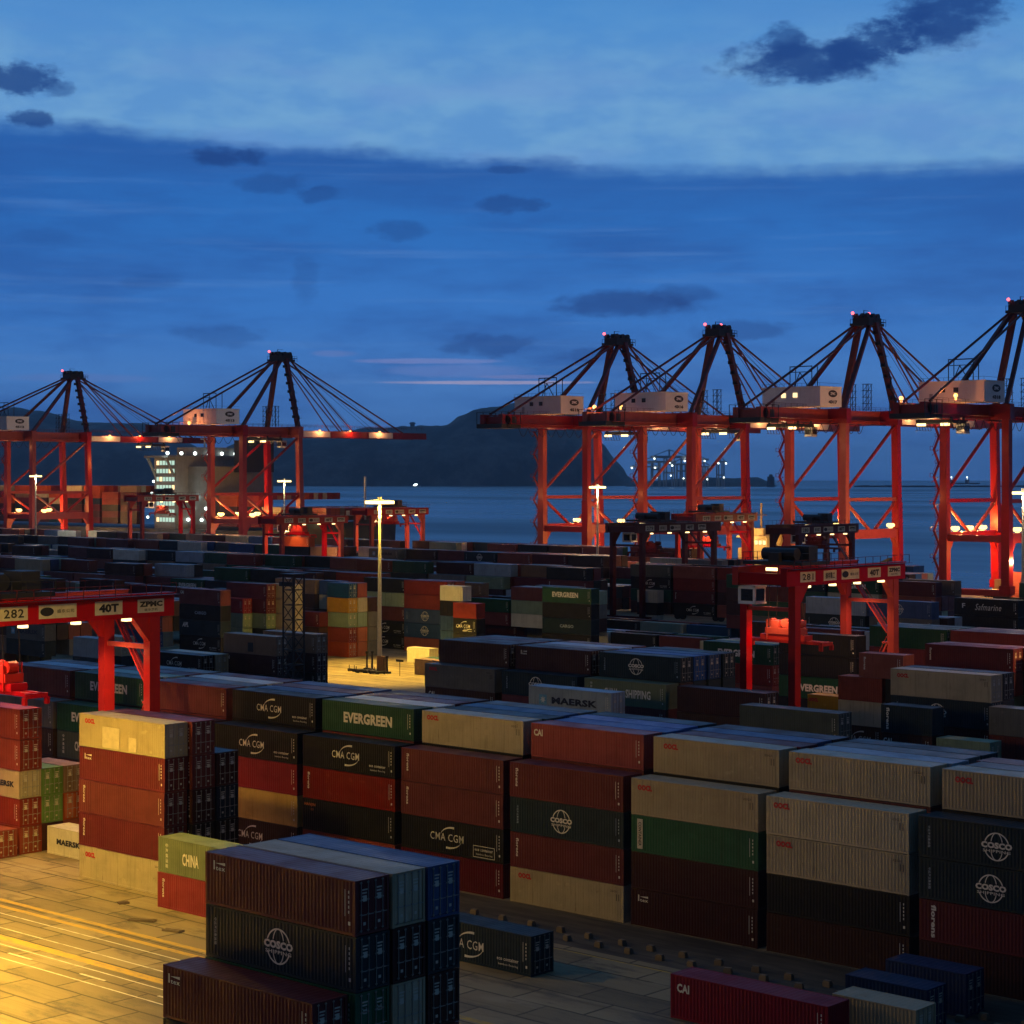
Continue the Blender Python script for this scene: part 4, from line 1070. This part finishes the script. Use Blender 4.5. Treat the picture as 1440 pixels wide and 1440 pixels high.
# ---- dark lattice tower left of the plaza
t = empty('lattice_tower', (-200.6, 182.6-5.2, 0)); tag(t, 'dark lattice tower standing before the mixed small stacks', 'lattice tower')
b = MB(); W = 1.0
for x in (-W, W):
    for y in (-W, W): b.beam((x, y, 0), (x, y, 22.4), .17)
b.build('upright', M_DARK, t)
b = MB()
for i in range(11):
    z = i*2.03
    for (p, q) in (((-W,-W), (W,-W)), ((W,-W), (W,W)), ((W,W), (-W,W)), ((-W,W), (-W,-W))):
        b.beam((*p, z+2.0), (*q, z+2.0), .1); b.beam((*p, z), (*q, z+2.0), .09) if i % 2 else b.beam((*q, z), (*p, z+2.0), .09)
b.build('bracing', M_DARK, t)
b = MB(); b.box(-1.4, -1.4, 22.4, 1.4, 1.4, 22.5)
for i in range(3): b.box(-1.3+i*1.0, -1.5, 20.8, -.7+i*1.0, -1.1, 21.4)
b.build('top_platform', M_DARK, t)
# ---- pairs of concrete stop blocks along the gantry runway
k = 0
for i in range(22):
    for r in (0, 1):
        u = -116.0+i*3.05+(.9 if r else 0)+random.uniform(-.2, .2); v = 114.2+r*1.75+random.uniform(-.12, .12)
        b = MB(); b.box(-.30, -.20, 0, .30, .20, .34); b.box(-.25, -.16, .34, .25, .16, .44)
        o = b.build('stop_block', M_CONC, None, (u, v, 0)); o.rotation_euler.z = random.uniform(-.3, .3)
        tag(o, 'small pale concrete block in the double line along the front row', 'block', 'concrete blocks along the runway')
# ---- loose dunnage boards and plates lying on the lit pavement
for i, (u, v, w, r, lab) in enumerate(((-127.2, 96.4, 2.2, .5, 'flat pale board lying before the low pair'), (-122.5, 92.6+3.2, 1.7, .25, 'flat board lying on the lane below the low pair'), (-133.6, 99.3, .9, 1.2, 'small pale plate by the tall stack foot'))):
    b = MB(); b.box(-w/2, -.35, .0, w/2, .35, .09); b.box(-w/2, -.30, .09, w/2, -.12, .15); b.box(-w/2, .12, .09, w/2, .30, .15)
    o = b.build('wooden_board', M_CONC, None, (u, v, .006)); o.rotation_euler.z = r; tag(o, lab, 'board')
# ---- quay apron lights and vehicles
for i in range(16):
    u = -820+i*27+random.uniform(-6, 6); v = 505+random.uniform(-5, 16)
    t = empty('quay_lamp', (u, v, 0)); tag(t, 'small white work lamp on the quay below the left cranes', 'work lamp', 'white work lamps on the quay')
    b = MB(); b.cyl((0,0,0), (0,0,9.0), .10, k=6); b.box(-.4, -.4, 0, .4, .4, .3); b.build('pole', M_STEEL, t)
    b = MB(); b.ball((0, -.2, 9.2), .42); b.build('lamp_head', G_WHITE if i % 3 else G_WARM, t)
    if i % 2 == 0: lamp((0, -.9, 9.2), 5200, COOL if i % 3 else WARM, t, .3)
# big boxes stacked on the quay, lit red, below the right cranes
stack(-269.0, 508.0, ['rust', 'rust', 'rust'], 'lit red on the quay under the rightmost crane', L=40)
stack(-280.0, 520.0, ['tan', 'tan'], 'tan pair on the quay under the rightmost crane', L=20)
lamp((-262, 500, 12), 16000, (1,.5,.2), None, .5)
t = empty('yard_tractor', (-283.0, 503, 0)); tag(t, 'red yard tractor parked on the quay beside the rightmost crane leg', 'tractor')
b = MB(); b.box(-1.2, -3.2, .6, 1.2, 3.2, 1.1); b.box(-1.2, -3.2, 1.1, .3, -1.2, 3.0); b.box(-1.2, -1.1, 1.1, 1.2, -.3, 2.0); b.build('body', M_RED, t)
b = MB()
for y in (-2.3, 1.6, 2.7):
    for x in (-1.25, 1.0): b.cyl((x, y, .5), (x+.25, y, .5), .5, k=12)
b.build('wheel_set', M_RUB, t)
b = MB(); b.box(-1.1, -3.24, 1.8, .2, -3.2, 2.7); b.build('windscreen', M_GLASS, t)
b = MB(); b.ball((-.45, -2.2, 3.3), .3); b.build('beacon', G_GREEN, t)
b = MB()
for x in (-.9, .9): b.box(x-.16, -3.27, .9, x+.16, -3.2, 1.12)
b.build('headlight', G_WHITE, t)
# ================================================================== SHIPS
M_SHIPG = paint('ship_grey_white', (.17, .18, .18), grime=.4, rust=.3)
def hull(name, x0, x1, y0, y1, z0, z1, bow, mat, parent):
    b = MB(); n = 26; ym = (y0+y1)/2
    prof = []
    for i in range(n+1):
        x = x0+(x1-x0)*i/n
        fb = min(1, (x1-x)/bow) if bow > 0 else 1; fs = min(1, (x-x0)/(bow*.5))
        w = (max(.03, fb)**.55)*(.55+.45*fs**.7); fl = .62+.38*min(1, fb*1.4)
        sheer = 1.5*(1-min(1, fb*1.3))
        prof.append((x, w, fl, sheer))
    for x, w, fl, sh in prof:
        hw = (y1-y0)/2
        b.v += [(x, ym-hw*w*fl, z0), (x, ym-hw*w, z1+sh*4), (x, ym+hw*w, z1+sh*4), (x, ym+hw*w*fl, z0)]
    for i in range(n):
        a = i*4; c = a+4
        for p, q in ((0,1),(1,2),(2,3),(3,0)): b.f.append((a+p, c+p, c+q, a+q)); b.mi.append(0)
    b.f.append((0,1,2,3)); b.mi.append(0); b.f.append((n*4+3, n*4+2, n*4+1, n*4)); b.mi.append(0)
    return b.build('hull', mat, parent)
t = empty('container_ship', (0, 0, 0)); tag(t, 'large container ship moored behind the left cranes, white lit bridge tower', 'container ship')
hull('hull', -960, -578, 537, 590, SEA, 13, 70, M_HULL, t)
b = MB()                                   # accommodation tower facing the quay
b.box(-705, 541, 13, -690, 586, 44.5); b.box(-706, 536, 44.5, -689, 591, 45.4); b.box(-703, 552, 45.4, -691, 575, 49.2)
b.box(-690, 548, 13, -672, 582, 40.5); b.box(-705, 536.6, 36, -690, 537.4, 44.5) if False else None
for y0, y1 in ((541, 536.6), (586, 590.4)):
    for x in (-704, -691): b.beam((x, y0, 36), (x, y1, 44.4), .9)
b.build('bridge_tower', M_SHIPG, t)
b = MB(); b.box(-668, 556, 38, -660, 572, 52); b.box(-667, 558, 52, -661, 570, 56); b.build('funnel', M_DARK, t)
b = MB(); b.cyl((-697, 563, 49), (-697, 563, 60), .4, k=8); b.beam((-697, 559, 56), (-697, 567, 56), .4); b.beam((-697, 561, 53), (-697, 565, 53), .9, .6); b.build('radar_mast', M_SHIPW, t)
for j in range(8):
    z = 16+j*3.6
    for i in range(6): MB().box(-703.4+i*2.2, 540.90, z, -701.7+i*2.2, 540.97, z+1.9).build('window', G_WING if (j*5+i*3) % 7 else G_WIN, t)
b = MB()
for i in range(7): b.ball((-690.5+i*.2, 537+i*7.5, 46.4), .8)
for i in range(6): b.ball((-689+i*3.1, 547.3, 17+5*(i % 3)), .75)
for i in range(5): b.ball((-706.6, 538.5+i*1.1, 18+5.3*i), .6)
b.build('deck_lamp', G_WHITE, t)
for p, w in (((-690, 534.5, 47), 600), ((-683, 540, 30), 600), ((-696, 534, 22), 500), ((-712, 532, 34), 500)): lamp(p, w, COOL, t, .6)
b = MB(); b.box(-592, 552, 20, -589, 575, 22); b.beam((-592, 563, 14), (-592, 563, 36), .7); b.build('foremast', M_SHIPW, t)
# boxes on deck: too many to tell apart
b = MB(); b.v = []; 
for u in range(-940, -600, 14):
    if -722 < u < -668: continue
    near_tower = u > -790 and u < -705
    for f in range(18):
        top = (6 if u < -655 else 5) - (1 if (u//14) % 3 == 0 else 0) - (2 if u > -640 else 0)
        for tt in range(top):
            if f > 0 and tt < top-1: continue
            c = random.choice(['rust', 'orange', 'orange', 'cream', 'tan', 'maroon', 'rust']) if tt >= top-2 else random.choice(['dkmaroon', 'brown', 'black', 'navy', 'maroon'])  # orange lamplight on the top tiers is put into their paints, dark below
            plain_box(b, u, 541+f*2.6, 14.5+tt*2.9, c)
tag(b.build('deck_cargo', [PAINT[c] for c in rcols]), 'wall of boxes stacked on the big ship deck behind the left cranes', 'deck cargo', kind='stuff')
for x in (-800, -760, -728, -640, -612): lamp((x, 533, 42), 5500, (1, .48, .12), None, .8)
# feeder ship, superstructure painted lamplit yellow, right of the middle
t = empty('feeder_ship', (0, 0, 0)); tag(t, 'small ship with bridge painted lamplit yellow between the right quay cranes', 'ship')
hull('hull', -392, -330, 538, 552, SEA, 4, 14, M_HULL, t)
b = MB(); b.box(-386, 540, 4, -372, 550, 12); b.box(-385, 541, 12, -375, 549, 15.5); b.box(-386, 539, 15.5, -374, 551, 16.1); b.box(-383, 542, 16.1, -377, 548, 18.6); b.build('bridge_tower', M_YELS, t)
b = MB(); b.beam((-380, 545, 18.6), (-380, 545, 27), .5); b.beam((-380, 542, 23), (-380, 548, 23), .35); b.cyl((-372, 544, 12), (-371, 544, 19), 1.2, .9, 10); b.build('mast', M_YELS, t)
for i in range(6): MB().box(-384.6+i*1.6, 540.9, 13.2, -383.5+i*1.6, 540.97, 14.5).build('window', G_WIN, t)
lamp((-382, 535, 16), 2200, WARM, t, .5); lamp((-372, 536, 12), 1300, WARM, t, .5)
# ferry far out on the strait
fx, fy = far((585-720)/2752.5*9000, 9000)
t = empty('ferry', (fx, fy, SEA)); tag(t, 'tiny white lit ferry on the strait below the hill', 'ferry')
b = MB(); b.box(-22, -5, -1, 22, 5, 4); b.beam((22, 0, 1.5), (29, 0, 3), 4, 4); b.build('hull', M_SHIPW, t)
b = MB(); b.box(-16, -4, 4, 12, 4, 9); b.box(-8, -3, 9, 6, 3, 13); b.cyl((-6, 0, 13), (-6, 0, 22), .6, k=6); b.build('cabin', M_SHIPW, t)
b = MB()
for i in range(5): b.box(-14+i*5, -4.3, 5.4, -10.6+i*5, -4.05, 8); b.box(-14+i*5, 4.05, 5.4, -10.6+i*5, 4.3, 8)
b.box(-8, -3.3, 10, 6, -3.05, 12.4); b.box(6.05, -3, 10, 6.3, 3, 12.4)
b.build('window_row', glow('ferry_window', (.85, 1, .95), 9), t)
# far harbour across the water: pale cranes and lamps
for i, px in enumerate((905, 922, 941, 958, 975, 990, 1013)):
    X, Y = far((px-720)/2752.5*8600, 8600); s = 1.0+.12*((i*7) % 5)
    t = empty('far_quay_crane', (X, Y, SEA)); t.rotation_euler.z = YAW+.2*i
    tag(t, f"{ORD[i]} tiny pale crane from the left in the far harbour", 'quay crane', 'tiny cranes of the far harbour')
    b = MB()
    for x in (-14, 14):
        for y in (-12, 12): b.beam((x*s, y, 3), (x*s*.9, y, 88*s), 5, 5)
    b.box(-15*s, -14, 60*s, 15*s, 14, 66*s) if i % 2 else b.box(-15*s, -14, 40*s, 15*s, 14, 45*s)
    b.build('portal', M_HOUSEG, t)
    b = MB(); b.box(-60*s, -5, 86*s, 75*s, 5, 93*s); b.beam((0, 0, 93*s), (0, 0, 112*s), 5); b.beam((0, 0, 111*s), (60*s, 0, 93*s), 3); b.beam((0, 0, 111*s), (-50*s, 0, 93*s), 3); b.build('boom', M_HOUSEG, t)
    b = MB()
    for x in (-52, 50): b.ball((x*s, -9, 84*s), 4.2)
    b.ball((0, -16, 34*s), 3.6); b.build('lamp_cluster', G_WHITE, t)
for px in (1334, 1345, 1367):
    X, Y = far((px-720)/2752.5*12500, 12500)
    t = empty('far_ship', (X, Y, SEA)); tag(t, {1334: 'leftmost of three lit specks on the horizon at right', 1345: 'middle of three lit specks on the horizon at right', 1367: 'rightmost of three lit specks on the horizon at right'}[px], 'ship', 'lit ships on the horizon')
    b = MB(); b.box(-50, -10, -2, 50, 10, 9); b.box(-45, -9, 9, -25, 9, 30); b.build('hull', M_HULL, t)
    b = MB(); b.ball((-30, -11, 45), 5); b.cyl((-30, -5, 28), (-30, -9, 45), .8, k=6); b.build('masthead_lamp', G_WHITE, t)
X, Y = far((1084-720)/2752.5*8800, 8800)
t = empty('oil_tank', (X, Y, SEA)); tag(t, 'dark blunt tower on the headland end across the water', 'tower')
b = MB(); b.cyl((0,0,0), (0,0,46), 18, 16, 14); b.cyl((0,0,46), (0,0,56), 10, 7, 10); b.build('shell', M_HULL, t)
X, Y = far((580-720)/2752.5*10700, 10700)
t = empty('hilltop_tower', (X, Y, 300)); tag(t, 'tiny square tower on the hill crest left of the summit', 'tower')
b = MB(); b.box(-10, -8, -60, 10, 8, 40); b.box(-14, -11, 30, 14, 11, 35); b.build('shaft', M_HULL, t)


# ================================================================== which boxes stand out
# every box is placed above; the ones that show largest from the lookout become things of their own, the far remainder is one dark mass
from mathutils.bvhtree import BVHTree
def pick(limit):
    vs = []; fs = []; own = []
    for i, q in enumerate(QUEUE):
        u, v, z, L, H = q[0], q[1], q[2], LEN[q[5]], HGT[q[6]]; n = len(vs)
        for x, y, zz in ((0,0,0),(L,0,0),(L,WID,0),(0,WID,0),(0,0,H),(L,0,H),(L,WID,H),(0,WID,H)): vs.append((u+x, v+y, z+zz))
        for f in ((0,1,5,4),(1,2,6,5),(4,5,6,7)): fs.append(tuple(n+k for k in f)); own.append(i)
    tree = BVHTree.FromPolygons(vs, fs); cnt = [0]*len(QUEUE); o = Vector((0, 0, CAM_H))
    c, s = math.cos(YAW), math.sin(YAW)
    for j in range(350):
        for i in range(576):
            a, b = (i*2.5+1.2-720)/2752.5, (672-(672+j*2.2))/2752.5
            h = tree.ray_cast(o, Vector((a*c-s, a*s+c, b)))
            if h[2] is not None: cnt[own[h[2]]] += 1
    order = sorted((i for i in range(len(QUEUE)) if cnt[i] > 0), key=lambda i: -cnt[i])
    return set(order[:limit]), len(order)
top, seen = pick(292)
used = {}
for i, q in enumerate(QUEUE):
    if i in top: make_box(*q)
    else: plain_box(rest, q[0], q[1], q[2], q[3], LEN[q[5]], HGT[q[6]])
o = rest.build('distant_containers', [PAINT[c] for c in rcols])
tag(o, 'dark mass of stacked containers filling the yard towards the quay cranes', 'container stacks', kind='stuff')
labs = [q[8] for i, q in enumerate(QUEUE) if i in top]
print('boxes', len(QUEUE), 'seen', seen, 'long', sorted({l for l in labs if len(l.split()) > 16})[:40], 'dup', [l for l in set(labs) if labs.count(l) > 1])


# ================================================================== CAMERA, SKY, AIR
cam = bpy.data.cameras.new('camera'); co = bpy.data.objects.new('camera', cam); C.objects.link(co)
co.location = (0, 0, CAM_H); co.rotation_euler = (R(90), 0, YAW)
cam.sensor_width = 36; cam.lens = 36*2752.5/1440; cam.shift_y = -48/1440; cam.clip_start = .5; cam.clip_end = 80000
sc = bpy.context.scene; sc.camera = co

w = bpy.data.worlds.new('World'); sc.world = w; w.use_nodes = True; nt = w.node_tree
nt.nodes.clear()
out = node(nt, 'ShaderNodeOutputWorld'); bg = node(nt, 'ShaderNodeBackground'); nt.links.new(bg.outputs[0], out.inputs[0])
tc = node(nt, 'ShaderNodeTexCoord'); D = tc.outputs['Generated']
sep = node(nt, 'ShaderNodeSeparateXYZ'); nt.links.new(D, sep.inputs[0])
DEG = 180/math.pi
def dotp(vec):
    n = node(nt, 'ShaderNodeVectorMath', operation='DOT_PRODUCT'); nt.links.new(D, n.inputs[0]); n.inputs[1].default_value = vec; return n.outputs['Value']
rgt = dotp((math.cos(YAW), math.sin(YAW), 0)); fwd = dotp((-math.sin(YAW), math.cos(YAW), 0))
az = mth(nt, 'MULTIPLY', mth(nt, 'ARCTAN2', rgt, fwd), DEG)          # compass bearing, 0 = out over the strait
el = mth(nt, 'MULTIPLY', mth(nt, 'ARCSINE', sep.outputs[2]), DEG)    # height above the horizon
cv = node(nt, 'ShaderNodeCombineXYZ'); nt.links.new(az, cv.inputs[0]); nt.links.new(el, cv.inputs[1])
pos = cv.outputs[0]
n_big = noise(nt, mapped(nt, pos, (.09, .42, 1)), 1, 6, .6)
n_mid = noise(nt, mapped(nt, pos, (.35, .85, 1)), 1, 6, .6)
n_fin = noise(nt, mapped(nt, pos, (1.3, 2.2, 1)), 1, 6, .62)
n_str = noise(nt, mapped(nt, pos, (.10, 2.4, 1)), 1, 5, .6)
def c0(x): return mth(nt, 'SUBTRACT', x, .5)
AZ = lambda px: math.degrees(math.atan((px-720)/2752.5))
EL = lambda py: math.degrees(math.atan((672-py)/2752.5))
ramp = node(nt, 'ShaderNodeValToRGB'); nt.links.new(mth(nt, 'DIVIDE', el, 90.0, clamp=True), ramp.inputs[0])
cr = ramp.color_ramp; cr.interpolation = 'EASE'
stops = [(0, (74, 128, 200)), (2.4, (68, 128, 202)), (5.0, (48, 118, 200)), (7.6, (34, 108, 190)), (9.5, (34, 100, 180)), (20, (46, 106, 182)), (38, (64, 94, 138)), (90, (56, 72, 100))]
cr.elements[0].position = 0; cr.elements[0].color = lin(*stops[0][1]); cr.elements[1].position = 1; cr.elements[1].color = lin(*stops[-1][1])
for e, c in stops[1:-1]: x = cr.elements.new(e/90); x.color = lin(*c)
col = ramp.outputs[0]
# slow variation in the lower sheet
col = mixc(nt, mth(nt, 'MULTIPLY', smooth(nt, n_big, .40, .66), .62), col, lin(26, 82, 160))
col = mixc(nt, mth(nt, 'MULTIPLY', smooth(nt, n_mid, .48, .74), .38), col, lin(30, 86, 166))
col = mixc(nt, mth(nt, 'MULTIPLY', smooth(nt, n_str, .52, .78), .30), col, lin(96, 142, 206))
# pale high layer above the sheet's edge; the edge slants down to the right
edge = mth(nt, 'ADD', mth(nt, 'MULTIPLY_ADD', az, -.060, EL(236)), mth(nt, 'MULTIPLY', c0(n_mid), .9))
edge = mth(nt, 'MAXIMUM', edge, EL(252))
edge = mth(nt, 'ADD', edge, mth(nt, 'MULTIPLY', c0(n_str), .5))
de = mth(nt, 'SUBTRACT', el, edge)
de = mth(nt, 'ADD', de, mth(nt, 'MULTIPLY', c0(n_fin), .35))
above = smooth(nt, de, -.22, .46)
fade = mth(nt, 'SUBTRACT', 1, mth(nt, 'MULTIPLY', smooth(nt, el, 10.5, 17), .55))
hi = mixc(nt, smooth(nt, n_mid, .36, .66), lin(90, 148, 209), lin(110, 164, 213))
hi = mixc(nt, mth(nt, 'MULTIPLY', smooth(nt, n_big, .45, .66), .55), hi, lin(108, 152, 212))
hi = mixc(nt, mth(nt, 'MULTIPLY', smooth(nt, el, 11.4, 13.8), .72), hi, lin(74, 148, 216))
col = mixc(nt, mth(nt, 'MULTIPLY', above, fade), col, hi)
# dusky lip right under the edge
lip = mth(nt, 'MULTIPLY', smooth(nt, de, -1.5, -.15), mth(nt, 'SUBTRACT', 1, above))
col = mixc(nt, mth(nt, 'MULTIPLY', lip, .40), col, lin(30, 88, 164))
# separate small dark clouds
warp = mth(nt, 'ADD', mth(nt, 'MULTIPLY', c0(n_fin), 2.6), mth(nt, 'MULTIPLY', c0(n_mid), 1.8))
def puff(px, py, w_, h_, a, c=(14, 62, 132), soft=.9, tilt=0, wk=1.0):
    global col
    du = mth(nt, 'SUBTRACT', az, AZ(px)); dv = mth(nt, 'SUBTRACT', el, EL(py))
    if tilt: dv = mth(nt, 'MULTIPLY_ADD', du, -tilt, dv)
    s = .0208
    x = mth(nt, 'DIVIDE', du, w_*s); y = mth(nt, 'DIVIDE', dv, h_*s)
    d = mth(nt, 'ADD', mth(nt, 'MULTIPLY', x, x), mth(nt, 'MULTIPLY', y, y))
    d = mth(nt, 'ADD', d, mth(nt, 'MULTIPLY', warp, wk))
    m = mth(nt, 'SUBTRACT', 1, smooth(nt, d, .15, .15+soft))
    col = mixc(nt, mth(nt, 'MULTIPLY', m, a), col, lin(*c))
puff(1140, 92, 120, 30, .92, soft=1.3); puff(1235, 66, 95, 34, .86, tilt=.25); puff(1325, 44, 82, 40, .92, tilt=.1, soft=1.3); puff(1105, 66, 40, 26, .7)
puff(24, 128, 62, 24, .85); puff(80, 140, 30, 14, .5); puff(44, 182, 36, 13, .8)
puff(320, 226, 62, 15, .85); puff(385, 262, 60, 18, .45); puff(450, 276, 40, 14, .5); puff(560, 326, 48, 16, .42); puff(430, 395, 20, 38, .25)
puff(722, 238, 40, 7, .5); puff(715, 288, 62, 15, .6); puff(215, 400, 45, 15, .22); puff(310, 475, 70, 18, .35)
puff(880, 428, 135, 24, .72, soft=.7, wk=.5); puff(960, 415, 60, 18, .5, wk=.5); puff(690, 484, 75, 20, .50); puff(1030, 466, 85, 16, .45); puff(840, 500, 60, 12, .4); puff(60, 345, 60, 16, .18)
# thin rosy streaks low over the strait
def streak(px, py, w_, h_, a, c): puff(px, py, w_, h_, a, c, soft=.8, wk=.35)
streak(600, 508, 125, 5, .55, (130, 142, 202)); streak(640, 522, 130, 12, .40, (112, 134, 200)); streak(690, 538, 190, 3.4, .80, (168, 164, 200)); streak(470, 498, 40, 6, .35, (116, 128, 186)); streak(730, 530, 70, 4, .5, (128, 132, 186)); streak(120, 535, 120, 8, .25, (110, 124, 186))
# sky behind the viewer is dimmed to put less light on box fronts
dark = mth(nt, 'MULTIPLY_ADD', smooth(nt, fwd, -.55, .80), .86, .14)
mul = mixc(nt, 1.0, col, (1, 1, 1, 1), 'MULTIPLY')
vm = node(nt, 'ShaderNodeVectorMath', operation='SCALE'); nt.links.new(mul, vm.inputs[0]); nt.links.new(dark, vm.inputs['Scale'])
sky = node(nt, 'ShaderNodeTexSky'); sky.sky_type = 'NISHITA'; sky.sun_disc = False
SUN_EL, SUN_ROT = R(1.5), R(205)
sky.sun_elevation = SUN_EL; sky.sun_rotation = SUN_ROT
vs = node(nt, 'ShaderNodeVectorMath', operation='SCALE'); nt.links.new(sky.outputs[0], vs.inputs[0]); vs.inputs['Scale'].default_value = .010
va = node(nt, 'ShaderNodeVectorMath', operation='ADD'); nt.links.new(vm.outputs[0], va.inputs[0]); nt.links.new(vs.outputs[0], va.inputs[1])
nt.links.new(va.outputs[0], bg.inputs[0]); bg.inputs[1].default_value = 1.0
# last glow of the set sun
sd = bpy.data.lights.new('sun', 'SUN'); sd.energy = .03; sd.angle = R(12); sd.color = (1, .78, .6)
so = bpy.data.objects.new('sun', sd); C.objects.link(so)
so.rotation_euler = Vector((-math.sin(SUN_ROT)*math.cos(SUN_EL), -math.cos(SUN_ROT)*math.cos(SUN_EL), -math.sin(R(6)))).to_track_quat('-Z', 'Y').to_euler()
# evening air
if HAZE:
    q = MB(); e = S+800; q.box(-e, -e, -10.5, e, e, 500)
    m = bpy.data.materials.new('evening_air'); m.use_nodes = True; t2 = m.node_tree; t2.nodes.clear()
    o2 = t2.nodes.new('ShaderNodeOutputMaterial'); pv = t2.nodes.new('ShaderNodeVolumePrincipled')
    pv.inputs['Color'].default_value = (.80, .88, 1, 1); pv.inputs['Density'].default_value = HAZE; pv.inputs['Anisotropy'].default_value = .2
    t2.links.new(pv.outputs[0], o2.inputs['Volume'])
    hz = q.build('haze', m); hz['kind'] = 'stuff'; hz['label'] = 'thin blue evening haze over the harbour'; hz['category'] = 'haze'
vsx = sc.view_settings; sc.display_settings.display_device = 'sRGB'; vsx.view_transform = 'Standard'; vsx.look = 'None'; vsx.exposure = 0; vsx.gamma = 1
sc.cycles.use_light_tree = True; sc.cycles.max_bounces = 6; sc.cycles.diffuse_bounces = 2; sc.cycles.glossy_bounces = 2; sc.cycles.transmission_bounces = 2; sc.cycles.volume_bounces = 0
sc.cycles.sample_clamp_indirect = 4; sc.cycles.caustics_reflective = False; sc.cycles.caustics_refractive = False
sc.cycles.use_denoising = True
print('containers', COUNT[0], 'lights', NL[0], 'objects', len(bpy.data.objects))
